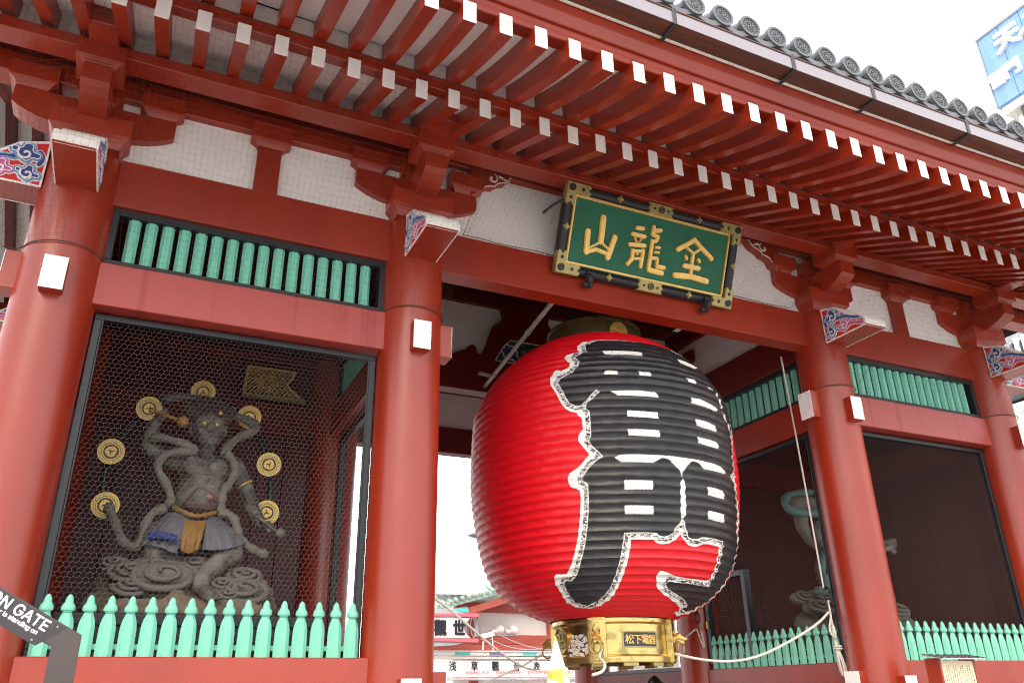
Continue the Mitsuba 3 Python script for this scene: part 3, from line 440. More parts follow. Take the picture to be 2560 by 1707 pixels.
# ---- eaves
crv = lambda x: .134 * (np.asarray(x) / 7.) ** 2
crv2 = lambda x: .234 * (np.asarray(x) / 7.) ** 2
def sweepx(prof, x0, x1, f, n=25):
    """(y, z) profile swept along x with its height following the eave's curve f"""
    P = np.asarray(prof, float); m = len(P); xs = np.linspace(x0, x1, n); V = []
    for x in xs: V.append(np.column_stack([np.full(m, x), P[:, 0], P[:, 1] + f(x)]))
    V = np.concatenate(V); F = []
    for i in range(n - 1):
        for j in range(m):
            a, b = i * m + j, i * m + (j + 1) % m
            F += [[a, a + m, b + m], [a, b + m, b]]
    for j in range(1, m - 1): F += [[0, j, j + 1], [(n - 1) * m, (n - 1) * m + j + 1, (n - 1) * m + j]]
    return trimesh.Trimesh(V, np.array(F), process=False)
EX = 7.5
YL, ZL, SL = -1.515, 6.330, .44
YU, ZU = -2.62, 6.165
fly = lambda y: ZU + .30 * (y - YU) + .075 * (y - YU) ** 2
def rafter(pts, w=.105, hgt=.195):
    """pts: (y, z of the underside) from the outer end inwards"""
    P = [(y, z) for y, z in pts] + [(y, z + hgt) for y, z in pts[::-1]]
    n = len(pts); V = np.array([[s * w / 2, y, z] for s in (-1, 1) for y, z in P]); m = len(P); F = []
    for i in range(n - 1):
        a, b, c, d = i, i + 1, m - 2 - i, m - 1 - i
        F += [[a, d, c], [a, c, b], [m + a, m + c, m + d], [m + a, m + b, m + c]]
    for j in range(m):
        a, b = j, (j + 1) % m; F += [[a, b, m + b], [a, m + b, m + a]]
    return trimesh.Trimesh(V, np.array(F), process=False)
low_short = mikit.ply(rafter([(YL, ZL), (.1, ZL + SL * (.1 - YL))]), 'mat_red')
low_long = mikit.ply(rafter([(YL, ZL), (3.05, ZL + SL * (3.05 - YL))]), 'mat_red')
capl = mikit.ply(box(-.0535, .0535, YL - .006, YL + .0, ZL - .001, ZL + .196, .002), 'mat_white_paint')
flyr = mikit.ply(rafter([(y, fly(y)) for y in np.linspace(YU, -1.40, 8)]), 'mat_red')
capu = mikit.ply(box(-.0535, .0535, YU - .006, YU, ZU - .001, ZU + .196, .002), 'mat_white_paint')
for i in range(-25, 25):
    x = .15 + .3 * i
    k = g('rafter', low_long if abs(x) > 5.8 else low_short, 'red', at=T().translate([x, 0, float(crv(x))]))
    part(k, 'white_end', capl, '', at=T().translate([x, 0, float(crv(x))]))
for i in range(-25, 25):
    x = .15 + .3 * i
    k = g('flying_rafter', flyr, 'red', at=T().translate([x, 0, float(crv2(x))]))
    part(k, 'white_end', capu, '', at=T().translate([x, 0, float(crv2(x))]))
lo = lambda y: ZL + SL * (y - YL)
g('soffit', sweepx([(-1.46, lo(-1.46) + .197), (3.05, lo(3.05) + .197), (3.05, lo(3.05) + .215), (-1.46, lo(-1.46) + .215)], -EX, EX, crv), 'plaster')
g('plaster_fillet', sweepx([(-.40, 6.82), (-.36, 6.82), (-.36, 7.12), (-.40, 7.12)], -EX, EX, lambda x: 0 * x + crv(x) * .3, 9), 'plaster')
rs = lambda y: lo(6.1 - y)
g('soffit', sweepx([(3.05, rs(3.05) + .197), (7.6, rs(7.6) + .197), (7.6, rs(7.6) + .215), (3.05, rs(3.05) + .215)], -EX, EX, crv), 'plaster')
rear = mikit.ply(rafter([(7.6, rs(7.6)), (3.05, rs(3.05))]), 'mat_dull_red')
for i in list(range(-25, -19)) + list(range(19, 25)): g('rear_rafter', rear, '', at=T().translate([.15 + .3 * i, 0, float(crv(.15 + .3 * i))]))
g('upper_soffit', sweepx([(y, fly(y) + .197) for y in np.linspace(-2.54, -1.45, 7)] + [(y, fly(y) + .212) for y in np.linspace(-1.45, -2.54, 7)], -EX, EX, crv2), 'plaster')
g('plaster_fillet', sweepx([(-1.43, 6.64), (-1.41, 6.64), (-1.41, 6.86), (-1.43, 6.86)], -EX, EX, crv), 'plaster')
g('eave_purlin', sweepx([(-.62, 6.672), (-.615, 6.667), (-.405, 6.667), (-.40, 6.672), (-.40, 6.86), (-.62, 6.775)], -EX, EX, lambda x: 0 * x, 3), 'red')
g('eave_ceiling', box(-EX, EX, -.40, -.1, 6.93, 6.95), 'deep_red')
g('lower_eave_board', sweepx([(-1.475, 6.528), (-1.47, 6.523), (-1.32, 6.57), (-1.32, 6.70), (-1.475, 6.648)], -EX, EX, crv), 'red')
g('lower_eave_board', sweepx([(-1.50, 6.602), (-1.40, 6.602), (-1.40, 6.66), (-1.50, 6.628)], -EX, EX, crv), 'red')
g('eave_board', sweepx([(-2.585, 6.365), (-2.575, 6.36), (-2.42, 6.42), (-2.42, 6.53), (-2.60, 6.475), (-2.592, 6.43)], -EX, EX, crv2), 'red')
g('upper_eave_board', sweepx([(-2.630, 6.480), (-2.622, 6.474), (-2.45, 6.50), (-2.45, 6.72), (-2.700, 6.690), (-2.668, 6.56)], -EX, EX, crv2), 'red')
g('eave_lip', sweepx([(-2.726, 6.634), (-2.72, 6.628), (-2.700, 6.632), (-2.700, 6.68), (-2.726, 6.68)], -EX, EX, crv2), 'off_white')
# gutter: a copper box with a bright front
k = g('gutter', sweepx([(-2.900, 6.622), (-2.727, 6.637), (-2.727, 6.645), (-2.896, 6.632)], -EX, EX, crv2), 'copper')
part(k, 'front', sweepx([(-2.904, 6.624), (-2.897, 6.624), (-2.897, 6.762), (-2.904, 6.762)], -EX, EX, crv2), 'copper_bright')
part(k, 'rim', sweepx([(-2.912, 6.756), (-2.895, 6.756), (-2.895, 6.768), (-2.912, 6.768)], -EX, EX, crv2), 'copper')
for x in (-6.3, -5.2, -3.95, -2.7, -1.45, -.18, .785, 2.075, 3.3, 4.5, 5.7, 6.9):
    z = float(crv2(x))
    part(k, 'strap', cat([box(x - .018, x + .018, -2.914, -2.900, 6.61 + z, 6.785 + z, .002), box(x - .018, x + .018, -2.914, -2.70, 6.606 + z, 6.616 + z, .002)]), 'steel_dark')
# roof: slab, round tiles with crest discs, flat eave tiles between
g('roof_slab', sweepx([(-2.70, 6.72), (-2.70, 6.80), (3.05, 10.4), (8.8, 6.80), (8.8, 6.70), (3.05, 9.9), (-1.4, 6.93)], -7.7, 7.7, lambda x: crv2(x) * .6), 'tile')
YT, ZT = -2.84, 6.985
sl = .50
t_len = 1.6
n = 14; th = np.linspace(-.25, np.pi + .25, n); rr = .088
Vt = np.concatenate([np.column_stack([rr * np.cos(th), np.full(n, yy), rr * np.sin(th) + sl * yy]) for yy in (0, t_len)])
Ft = np.concatenate([[[j, j + n, j + 1 + n], [j, j + 1 + n, j + 1]] for j in range(n - 1)])
rt = trimesh.Trimesh(Vt, Ft, process=False)
scal = [(.108 * (1 + .022 * abs(math.sin(a * 11))) * math.cos(a), .108 * (1 + .022 * abs(math.sin(a * 11))) * math.sin(a)) for a in np.linspace(0, 2 * np.pi, 133)[:-1]]
dd = Polygon(scal)
disc = cat([orient(extr(dd, .035), (0, .01, 0), X, Z), orient(extr(dd.difference(Point(0, 0).buffer(.086)), .012), (0, -.024, 0), X, Z), orient(extr(Point(0, 0).buffer(.055).difference(Point(0, 0).buffer(.048)), .007), (0, -.024, 0), X, Z)])
beads = orient(extr(union_all([Point(.071 * math.cos(a), .071 * math.sin(a)).buffer(.006, 4) for a in np.linspace(0, 2 * np.pi, 17)[:-1]]), .009), (0, -.024, 0), X, Z)
disc_ply, rt_ply = mikit.ply(cat([disc, beads]), 'mat_tile'), mikit.ply(rt, 'mat_tile', smooth=40)
man_ply = mikit.ply(orient(extr(manji(.062, .17), .010), (0, -.024, 0), X, Z), 'mat_tile')
arc = [(u, -.055 * math.cos(u / .15 * np.pi / 2) * 1.0 + .012) for u in np.linspace(-.15, .15, 11)]
flat = Polygon(arc + [(u, v - .055) for u, v in arc[::-1]])
flat_ply = mikit.ply(orient(extr(flat, .05), (0, .03, 0), X, Z), 'mat_tile')
for i in range(-25, 26):
    x = .018 + .3 * i; z = ZT + float(crv2(x))
    k = g('round_tile', rt_ply, '', at=T().translate([x, YT, z]))
    part(k, 'end_disc', disc_ply, '', at=T().translate([x, YT, z])); part(k, 'crest', man_ply, '', at=T().translate([x, YT, z]))
    g('eave_tile', flat_ply, '', at=T().translate([x + .15, YT + .0, ZT - .055 + float(crv2(x + .15))]))

# ---- gold openwork fitting high on the left niche's back wall
op = Polygon([(-3.86, 5.04), (-3.15, 5.04), (-3.30, 5.16), (-3.36, 5.22), (-3.30, 5.30), (-3.27, 5.40), (-3.84, 5.40)])
lat = union_all([LineString([(-4.4 + k * .045, 5.0), (-4.0 + k * .045, 5.45)]).buffer(.007) for k in range(30)] + [LineString([(-3.5 + k * .07, 5.0), (-3.9 + k * .07, 5.45)]).buffer(.005) for k in range(14)] + [Point(-3.6 + .1 * math.cos(a), 5.22 + .08 * math.sin(a)).buffer(.03).exterior.buffer(.007) for a in np.arange(6)])
k = g('openwork_fitting', orient(extr(op.exterior.buffer(.016), .02), (0, 2.93, 0), X, Z), 'gold_leaf')
part(k, 'lattice', orient(extr(lat.intersection(op), .012), (0, 2.93, 0), X, Z), 'gold_leaf')
part(k, 'lower_rail', box(-3.88, -3.12, 2.88, 2.93, 5.00, 5.05), 'brass_dull')

# ------------------------------------------------------------------ wire screens
def hexwire(u0, u1, z0, z1, pitch=.0415):
    a = pitch / math.sqrt(3); A, B = [], []
    rows = int((z1 - z0) / (1.5 * a)) + 2; cols = int((u1 - u0) / pitch) + 2
    pt = lambda i, j, k: None
    jit = lambda u, v: (u + .0022 * math.sin(u * 173 + v * 91), v + .0022 * math.sin(u * 67 - v * 201))
    for j in range(rows):
        for i in range(cols):
            cx = u0 + (i + .5 * (j % 2)) * pitch; cz = z0 + j * 1.5 * a
            v = [(cx + a * math.sin(math.radians(60 * q)), cz + a * math.cos(math.radians(60 * q))) for q in (0, 1, 2, 3)]
            for q in range(3): A.append(jit(*v[q])); B.append(jit(*v[q + 1]))
    A, B = np.clip(A, [u0, z0], [u1, z1]), np.clip(B, [u0, z0], [u1, z1])
    ok = np.linalg.norm(A - B, axis=1) > .004
    return A[ok], B[ok]
def screen(o, d, L, label, door=None, z1=4.55):
    d = np.asarray(d, float); o = np.asarray(o, float); nrm = np.cross(d, Z)      # nrm points to the outside
    S = thing('wire_screen', label, 'screen', None)
    def bx(u0, u1, z0, z1, w0=-.035, w1=.035):
        m = box(u0, u1, w0, w1, z0, z1, .004); M = np.eye(4); M[:3, 0], M[:3, 1], M[:3, 2], M[:3, 3] = d, -nrm, Z, o; m.apply_transform(M); return m
    part(S, 'frame', cat([bx(0, L, z1 - .05, z1), bx(0, L, ZS + .002, ZS + .055), bx(0, .06, ZS + .055, z1 - .05), bx(L - .06, L, ZS + .055, z1 - .05), bx(.06, .075, ZS + .055, z1 - .05, -.045, -.03), bx(L - .075, L - .06, ZS + .055, z1 - .05, -.045, -.03)]), 'black_wood')
    A, B = hexwire(.05, L - .05, ZS + .03, z1 - .03)
    up = lambda P: o + P[:, :1] * d + P[:, 1:] * Z
    part(S, 'mesh', segs(up(A), up(B), .00105), 'wire', kind='stuff')
    if door:
        a, b, zt = door
        dk = part(S, 'door', cat([bx(a, a + .075, ZS + .06, zt, -.06, .04), bx(b - .075, b, ZS + .06, zt, -.06, .04), bx(a + .075, b - .075, zt - .075, zt, -.06, .04), bx(a + .075, b - .075, ZS + .06, ZS + .16, -.06, .04)]), 'black_wood')
        part(dk, 'handle', bx(a + .02, a + .055, 2.42, 2.52, -.085, -.06), 'brass_dull')
screen((-5.39, .055, 0), X, 2.38, 'black framed chicken wire screen in front of the left statue and its golden drums')
screen((3.01, .055, 0), X, 2.38, 'black framed chicken wire screen at the far right between two red columns')
screen((2.645, 2.745, 0), -Y, 2.43, 'chicken wire screen with a small black framed door, just right of the lantern', door=(.03, .92, 3.11))
screen((-2.645, .305, 0), Y, 2.43, 'inner chicken wire screen seen edge on behind the left statue, beside the bright gap')
screen((2.645, 5.78, 0), -Y, 2.43, 'low dark framed wire screen seen below the lantern between two rear columns', z1=4.55)

# ------------------------------------------------------------------ picket fences
prof = [(.0, .0), (.058, .0), (.058, .03), (.0565, .16), (.0545, .205), (.050, .235), (.043, .26), (.036, .277), (.031, .288), (.0295, .297), (.033, .303), (.044, .308), (.0465, .315), (.0465, .328), (.0445, .338), (.038, .350), (.031, .358), (.0285, .364), (.0275, .372), (.024, .389), (.0175, .405), (.009, .416), (0, .42)]
prof = [(r, z) for r, z in prof]
body = lathe([p for p in prof if p[1] < .3], 6, 1., .55)
finial = lathe([p for p in prof if p[1] > .296], 16, 1., .75)
pick_ply = mikit.ply(cat([body, finial]), 'mat_mint', smooth=28)
pick_side = {d: pick_ply for d in 'xy'}
def fence(label, pts, rot):
    F = thing('picket_fence', label, 'fence')
    for x, y in pts:
        part(F, 'picket', pick_ply, '', at=T().translate([x, y, ZS + .001]).rotate([0, 0, 1], rot + float(rng.normal(0, 1.2))))
    (xa, ya), (xb, yb) = pts[0], pts[-1]
    bx = box(min(xa, xb) - .05, max(xa, xb) + .05, ya + .02, ya + .04, ZS + .05, ZS + .09) if rot == 0 else box(xa + .02, xa + .04, min(ya, yb) - .05, max(ya, yb) + .05, ZS + .05, ZS + .09)
    part(F, 'rail', bx, 'mint')
fence('mint green picket fence below the left statue', [(-4.2 + (i - 8) * .1375, -.045) for i in range(17)], 0)
fence('mint green picket fence at the lower right, behind the small roofed notice board', [(4.2 + (i - 8) * .1375, -.045) for i in range(17)], 0)
fence('shaded mint green picket fence right of the lantern base, crossed by the white rope', [(2.60, 1.525 + (i - 8) * .1354) for i in range(17)], 90)

# ------------------------------------------------------------------ bird net
NET = thing('bird_net', 'fine dark square bird netting hung under the eaves over brackets and plaster panels', 'net')
def netpanel(xs, bottom, bulge, keep=None, rows=40):
    xs = np.asarray(xs); nu = len(xs)
    top = np.column_stack([xs, np.full(nu, -1.512), 6.60 + crv(xs)])
    bot = np.array([bottom(x) for x in xs]); t = np.linspace(0, 1, rows)[:, None, None]
    bl = np.array([bulge(x) for x in xs])
    P = top * (1 - t) + bot * t
    P[..., 1] -= bl * 4 * t[..., 0] * (1 - t[..., 0]); P[..., 2] -= .5 * bl * 4 * t[..., 0] * (1 - t[..., 0])
    P += .006 * np.sin(P[..., ::-1] * 9 + 1.3)
    A = np.concatenate([P[:-1].reshape(-1, 3), P[:, :-1].reshape(-1, 3)]); B = np.concatenate([P[1:].reshape(-1, 3), P[:, 1:].reshape(-1, 3)])
    if keep is not None:
        ok = keep((A + B) / 2); A, B = A[ok], B[ok]
    part(NET, 'panel', segs(A, B, .0009), 'net_thread', kind='stuff')
    part(NET, 'cord', cat([tube(P[-1], .005, 5), tube(P[0], .004, 5), *([tube(P[:, 0], .003, 5), tube(P[:, -1], .003, 5)] if keep is not None else [])]), 'net_thread', kind='stuff')
def side_bottom(s):
    def f(x):
        for c in (s * 5.7, s * 2.7):
            if abs(x - c) < R + .012: return (x, -math.sqrt(max((R + .012) ** 2 - (x - c) ** 2, 0)) - .002, 4.975)
        return (x, -.13 if abs(abs(x) - 4.2) < 1.5 else -.05, 4.968)
    return f
def side_bulge(s):
    return lambda x: .22 * max(math.exp(-((x - s * 5.7) / .45) ** 2), math.exp(-((x - s * 2.7) / .45) ** 2)) + .02
netpanel(np.arange(-6.15, -2.36, .05), side_bottom(-1), side_bulge(-1))
netpanel(np.arange(2.40, 6.15, .05), side_bottom(1), side_bulge(1))
netpanel(np.arange(-2.2, 2.24, .05), lambda x: (x, -.125, 5.985), lambda x: .0, keep=lambda p: (np.abs(p[:, 0]) > 1.27) | (p[:, 1] < -.78), rows=34)

# ------------------------------------------------------------------ the giant paper lantern
TRACE = {"W":[[-24.49,5.17],[-29.07,5.175],[-33.24,5.168],[-36.12,5.143],[-38.9,5.121],[-40.39,5.074],[-40.02,4.998],[-38.66,4.978],[-42.31,4.941],[-44.82,4.929],[-45.85,4.898],[-43.84,4.836],[-42.45,4.814],[-42.79,4.757],[-45.09,4.714],[-46.14,4.704],[-47.64,4.73],[-48.72,4.721],[-49.98,4.683],[-50.63,4.636],[-50.65,4.585],[-50.01,4.54],[-48.48,4.475],[-47.04,4.395],[-45.66,4.317],[-44.07,4.261],[-42.11,4.221],[-39.77,4.204],[-39.42,4.176],[-37.99,4.147],[-37.64,4.018],[-38.22,4.017],[-39.37,3.966],[-39.72,3.936],[-39.5,3.899],[-37.87,3.842],[-35.86,3.765],[-38.39,3.691],[-40.43,3.64],[-43.86,3.594],[-44.47,3.551],[-44.42,3.507],[-43.48,3.46],[-41.77,3.442],[-40.47,3.425],[-40.2,3.415],[-40.08,3.371],[-40.31,3.3],[-40.91,3.196],[-41.51,3.112],[-42.45,3.006],[-43.34,2.934],[-45.0,2.837],[-44.99,2.839],[-47.01,2.752],[-50.09,2.677],[-55.16,2.683],[-56.51,2.661],[-57.13,2.64],[-57.77,2.592],[-57.11,2.548],[-57.23,2.496],[-57.45,2.449],[-56.2,2.423],[-53.95,2.411],[-51.68,2.393],[-45.41,2.384],[-40.25,2.396],[-34.98,2.421],[-31.51,2.451],[-28.86,2.494],[-27.23,2.543],[-26.09,2.593],[-24.81,2.647],[-24.02,2.706],[-23.21,2.758],[-22.38,2.842],[-22.58,2.822],[-22.07,2.889],[-21.73,2.956],[-12.84,2.958],[-11.54,2.929],[-9.73,2.917],[-8.19,2.918],[-5.79,2.925],[-2.86,2.967],[-0.59,3.014],[1.57,2.95],[3.63,2.92],[5.93,2.913],[8.91,2.918],[11.58,2.946],[14.97,2.95],[22.68,2.943],[22.68,2.909],[23.03,2.835],[23.44,2.756],[23.8,2.69],[23.51,2.64],[21.94,2.629],[16.83,2.63],[10.21,2.631],[4.37,2.635],[-0.82,2.652],[-5.33,2.677],[-8.11,2.683],[-9.39,2.657],[-9.08,2.616],[-7.59,2.556],[-6.15,2.531],[-0.47,2.484],[7.0,2.449],[14.48,2.42],[21.87,2.4],[25.91,2.378],[25.24,2.36],[35.96,2.348],[48.48,2.359],[53.47,2.396],[52.77,2.435],[51.26,2.467],[52.15,2.516],[53.73,2.579],[52.74,2.655],[49.1,2.695],[48.32,2.772],[53.0,2.848],[52.51,2.921],[51.89,3.014],[51.45,3.109],[45.21,3.17],[46.33,3.334],[42.8,3.414],[39.18,3.517],[37.65,3.606],[36.13,3.72],[37.23,3.851],[37.78,3.953],[39.87,4.071],[41.9,4.164]],"K":[[-24.09,5.137],[-29.24,5.136],[-33.23,5.118],[-36.15,5.063],[-35.72,4.991],[-34.93,4.961],[-40.31,4.9],[-40.21,4.866],[-38.15,4.813],[-39.24,4.743],[-41.05,4.679],[-43.52,4.636],[-46.27,4.615],[-47.0,4.562],[-45.31,4.473],[-43.94,4.394],[-42.4,4.316],[-40.04,4.281],[-37.67,4.284],[-31.88,4.445],[-30.47,4.415],[-35.69,4.298],[-36.34,4.261],[-35.81,4.233],[-34.98,4.209],[-34.8,4.197],[-34.69,4.063],[-34.71,3.956],[-35.67,3.903],[-34.82,3.858],[-30.76,3.739],[-33.87,3.688],[-36.26,3.632],[-38.74,3.553],[-39.05,3.514],[-37.58,3.492],[-36.96,3.472],[-37.09,3.423],[-37.04,3.342],[-37.63,3.21],[-38.46,3.075],[-39.69,2.943],[-41.36,2.836],[-43.76,2.72],[-42.96,2.747],[-45.16,2.675],[-46.86,2.638],[-48.75,2.613],[-51.93,2.619],[-53.47,2.586],[-52.92,2.499],[-52.49,2.453],[-49.06,2.419],[-45.59,2.411],[-41.62,2.424],[-36.48,2.459],[-33.12,2.504],[-30.93,2.545],[-28.41,2.644],[-26.6,2.759],[-25.67,2.843],[-25.44,2.867],[-24.36,3.016],[-15.8,3.019],[-11.3,3.016],[-10.13,2.992],[-10.46,2.993],[-8.1,2.983],[-5.98,2.996],[-4.14,3.026],[-3.61,3.059],[-0.77,3.14],[0.04,3.154],[0.69,3.146],[1.5,3.071],[3.26,3.003],[2.21,3.03],[3.53,2.993],[5.51,2.979],[8.13,2.984],[10.78,3.009],[15.24,3.014],[25.53,3.007],[25.87,2.911],[26.17,2.842],[26.1,2.762],[26.5,2.701],[26.88,2.635],[27.86,2.584],[17.34,2.585],[5.77,2.593],[-2.34,2.604],[-2.88,2.573],[-0.76,2.539],[3.72,2.512],[11.94,2.477],[26.61,2.42],[29.11,2.386],[39.15,2.38],[44.05,2.407],[45.42,2.436],[47.88,2.474],[47.5,2.519],[47.06,2.583],[46.04,2.646],[44.85,2.696],[45.26,2.769],[48.38,2.839],[48.65,2.915],[47.83,3.006],[45.63,3.086],[40.82,3.142],[41.19,3.31],[38.59,3.417],[36.75,3.543],[33.14,3.655],[30.2,3.697],[34.37,3.74],[35.58,3.791],[35.82,3.89],[37.8,4.056],[38.54,4.166]],"M":[[[-28.23,4.946],[-19.35,4.945],[-9.08,4.936],[-9.18,4.899],[-17.42,4.898],[-26.77,4.904]],[[-27.6,4.671],[-23.06,4.668],[-22.71,4.614],[-28.49,4.616]],[[-14.05,4.667],[-8.88,4.664],[-8.74,4.612],[-13.85,4.613]],[[-26.36,4.418],[-25.06,4.426],[-14.4,4.432],[-8.08,4.424],[-7.16,4.367],[-14.66,4.369],[-23.84,4.37]],[[-20.62,4.207],[-8.24,4.201],[-8.34,4.13],[-20.72,4.14]],[[-21.01,4.013],[-8.51,4.012],[-8.48,3.94],[-20.81,3.945]],[[-26.69,3.721],[-24.55,3.752],[-16.72,3.756],[-8.32,3.753],[-9.94,3.755],[-6.16,3.757],[-1.24,3.753],[5.21,3.753],[13.9,3.75],[18.3,3.751],[23.28,3.743],[23.9,3.72],[25.74,3.694],[24.87,3.68],[16.45,3.675],[10.98,3.672],[8.62,3.71],[7.46,3.726],[5.84,3.732],[4.46,3.725],[2.34,3.668],[0.26,3.611],[-0.15,3.547],[-0.48,3.591],[-1.73,3.633],[-3.24,3.675],[-4.01,3.684],[-5.89,3.721],[-7.38,3.732],[-8.7,3.728],[-11.96,3.677],[-14.65,3.677],[-11.99,3.677],[-16.92,3.678],[-24.34,3.679]],[[-23.48,3.503],[-12.5,3.503],[-12.52,3.419],[-23.56,3.415]],[[-23.73,3.266],[-12.46,3.266],[-12.7,3.186],[-23.89,3.186]],[[8.95,4.425],[13.67,4.44],[19.71,4.432],[26.29,4.423],[27.33,4.407],[24.81,4.363],[15.83,4.365],[8.49,4.364]],[[9.56,4.192],[15.74,4.196],[22.25,4.187],[21.99,4.114],[13.59,4.114],[9.3,4.121]],[[9.01,3.999],[15.56,4.0],[21.9,4.001],[21.93,3.932],[14.44,3.926],[9.24,3.935]],[[12.81,3.499],[17.72,3.504],[23.96,3.501],[24.42,3.418],[17.75,3.417],[13.08,3.423]],[[13.35,3.268],[19.56,3.27],[24.97,3.268],[24.59,3.183],[18.11,3.182],[13.14,3.19]],[[-0.02,3.543],[-0.89,3.501],[-0.97,3.412],[-0.88,3.282],[-0.92,3.195],[0.04,3.154],[1.37,3.195],[1.68,3.265],[1.35,3.33],[1.18,3.514]],[[9.55,4.674],[15.69,4.687],[14.37,4.621],[9.49,4.62]],[[23.57,4.667],[26.99,4.673],[27.95,4.633],[23.51,4.628]],[[11.63,4.937],[17.51,4.963],[24.31,4.972],[31.82,4.974],[32.92,4.959],[21.71,4.896],[13.11,4.905]],[[33.44,4.667],[33.24,4.612],[33.27,4.506],[33.42,4.46],[31.39,4.445],[31.18,4.534],[30.95,4.611]],[[30.88,4.417],[34.88,4.388],[39.32,4.298],[42.3,4.235],[38.35,4.206],[37.25,4.283],[33.27,4.37]]]}
Y0 = 1.016
from scipy.interpolate import PchipInterpolator
zn = np.array([2.325, 2.40, 2.5, 2.8, 3.2, 3.85, 4.5, 4.9, 5.2, 5.39]); rn = np.array([.66, .88, 1.065, 1.335, 1.45, 1.524, 1.495, 1.328, 1.06, .80])
_zz = np.linspace(zn[0], zn[-1], 1200); _rr = PchipInterpolator(zn, rn)(_zz)
_ss = np.r_[0, np.cumsum(np.hypot(np.diff(_zz), np.diff(_rr)))]
NR = int(round(_ss[-1] / .0855)); SUB = 7
s_rows = np.linspace(0, _ss[-1], NR * SUB + 1); z_rows = np.interp(s_rows, _ss, _zz)
US = 1.42                                                        # metres per radian used for the flat pattern
def lan(th, s, off=0.):
    """pattern position (angle th in radians, arc length s) -> point on the ribbed cloth"""
    z = np.interp(s, _ss, _zz); r = np.interp(s, _ss, _rr)
    d = .012; dz = np.interp(s + d, _ss, _zz) - np.interp(s - d, _ss, _zz); drr = np.interp(s + d, _ss, _rr) - np.interp(s - d, _ss, _rr)
    L = np.hypot(dz, drr) + 1e-9; nr, nz = dz / L, -drr / L
    f = s / _ss[-1] * NR; fr = f - np.floor(f)
    seam = (th / (np.pi / 15)) ; ds = np.abs(seam - np.round(seam)) * (np.pi / 15) * 1.4
    amp = .0175 * (.85 + .3 * np.sin(np.floor(f) * 2.3 + np.floor(seam + .5) * 1.7) * .5)
    disp = -amp * np.sin(np.pi * fr) ** .9 - .0055 * np.exp(-(ds / .014) ** 2) * np.sin(np.pi * fr) + .0015 * np.sin(th * 37 + s * 50) * np.sin(np.pi * fr) + .0022 * np.exp(-(ds / .006) ** 2) + off
    r, z = r + nr * disp, z + nz * disp
    return np.stack([r * np.sin(th), Y0 - r * np.cos(th), z], -1)
NT = 480
tg, sg = np.meshgrid(np.linspace(-np.pi, np.pi, NT + 1)[:-1], s_rows, indexing='xy')
V = lan(tg.ravel(), sg.ravel()); i, j = np.meshgrid(np.arange(len(s_rows) - 1), np.arange(NT), indexing='ij')
a, b = i * NT + j, i * NT + (j + 1) % NT
F = np.concatenate([np.stack([a, b, b + NT], -1).reshape(-1, 3), np.stack([a, b + NT, a + NT], -1).reshape(-1, 3)])
L = thing('paper_lantern', 'giant red paper lantern with a black brush character edged in white, hanging in the gateway', 'lantern')
part(L, 'cloth', trimesh.Trimesh(V, F, process=False), 'lantern_red', smooth=32)
s_of = lambda z: np.interp(z, _zz, _ss)
flatp = lambda pts: Polygon([(math.radians(t) * US, float(s_of(z))) for t, z in pts]).buffer(0)
Wp = flatp(TRACE['W'] + [[50, 4.34], [57, 4.6], [52, 4.9], [36, 5.12], [14, 5.165]])
Kp = flatp(TRACE['K'] + [[47, 4.35], [53.5, 4.6], [49, 4.87], [34, 5.085], [10, 5.145]])
Wp = max(polys(union_all([Wp, Kp])), key=lambda p: p.area); Kp = max(polys(Kp), key=lambda p: p.area)
Mk = union_all([flatp(p) for p in TRACE['M']])
def decal(shape, off):
    x0, y0, x1, y1 = shape.bounds; dt = 2 * np.pi / NT * US
    us = np.arange(math.floor((x0 + np.pi * US) / dt), math.ceil((x1 + np.pi * US) / dt) + 1) * dt - np.pi * US
    i0, i1 = np.searchsorted(s_rows, y0) - 1, np.searchsorted(s_rows, y1) + 1
    sr = s_rows[max(i0, 0):i1]
    A, B = np.meshgrid(us[:-1], sr[:-1], indexing='ij'); A2, B2 = np.meshgrid(us[1:], sr[1:], indexing='ij')
    A, B, A2, B2 = (q.ravel() for q in (A, B, A2, B2))
    cells = shapely.box(A, B, A2, B2); shapely.prepare(shape)
    ins = shapely.contains_properly(shape, cells); cut = shapely.intersects(shape, cells) & ~ins
    P = [np.stack([np.stack([A, B], -1), np.stack([A2, B], -1), np.stack([A2, B2], -1), np.stack([A, B2], -1)], 1)[ins].reshape(-1, 2)]
    n = ins.sum(); k = np.arange(n)[:, None] * 4
    Fs = [np.concatenate([k + [[0, 1, 2]], k + [[0, 2, 3]]])]; base = 4 * n
    for pc in shapely.intersection(shape, cells[cut]):
        for q in polys(pc):
            v, f = trimesh.creation.triangulate_polygon(q, engine='earcut')
            P.append(np.asarray(v)); Fs.append(np.asarray(f) + base); base += len(v)
    P, Fs = np.concatenate(P), np.concatenate(Fs)
    p = P[Fs]; ar = (p[:, 1, 0] - p[:, 0, 0]) * (p[:, 2, 1] - p[:, 0, 1]) - (p[:, 2, 0] - p[:, 0, 0]) * (p[:, 1, 1] - p[:, 0, 1])
    Fs[ar < 0] = Fs[ar < 0][:, ::-1]
    m = trimesh.Trimesh(lan(P[:, 0] / US, P[:, 1], off), Fs, process=False); m.merge_vertices(digits_vertex=5); return m
band = Kp.buffer(.046).intersection(Wp)
black = Kp.difference(Mk)
line = union_all([Kp.buffer(.008).intersection(Wp), Mk.difference(Mk.buffer(-.008))]).difference(black)
hatch = union_all([band.difference(Kp.buffer(.008)), Mk.buffer(-.008).difference(Mk.buffer(-.026))])
white = union_all([Wp.difference(band), Mk.buffer(-.026), line])
part(L, 'black_character', decal(black, .0035), 'lantern_black', smooth=32, label='black brush character covering the lantern front')
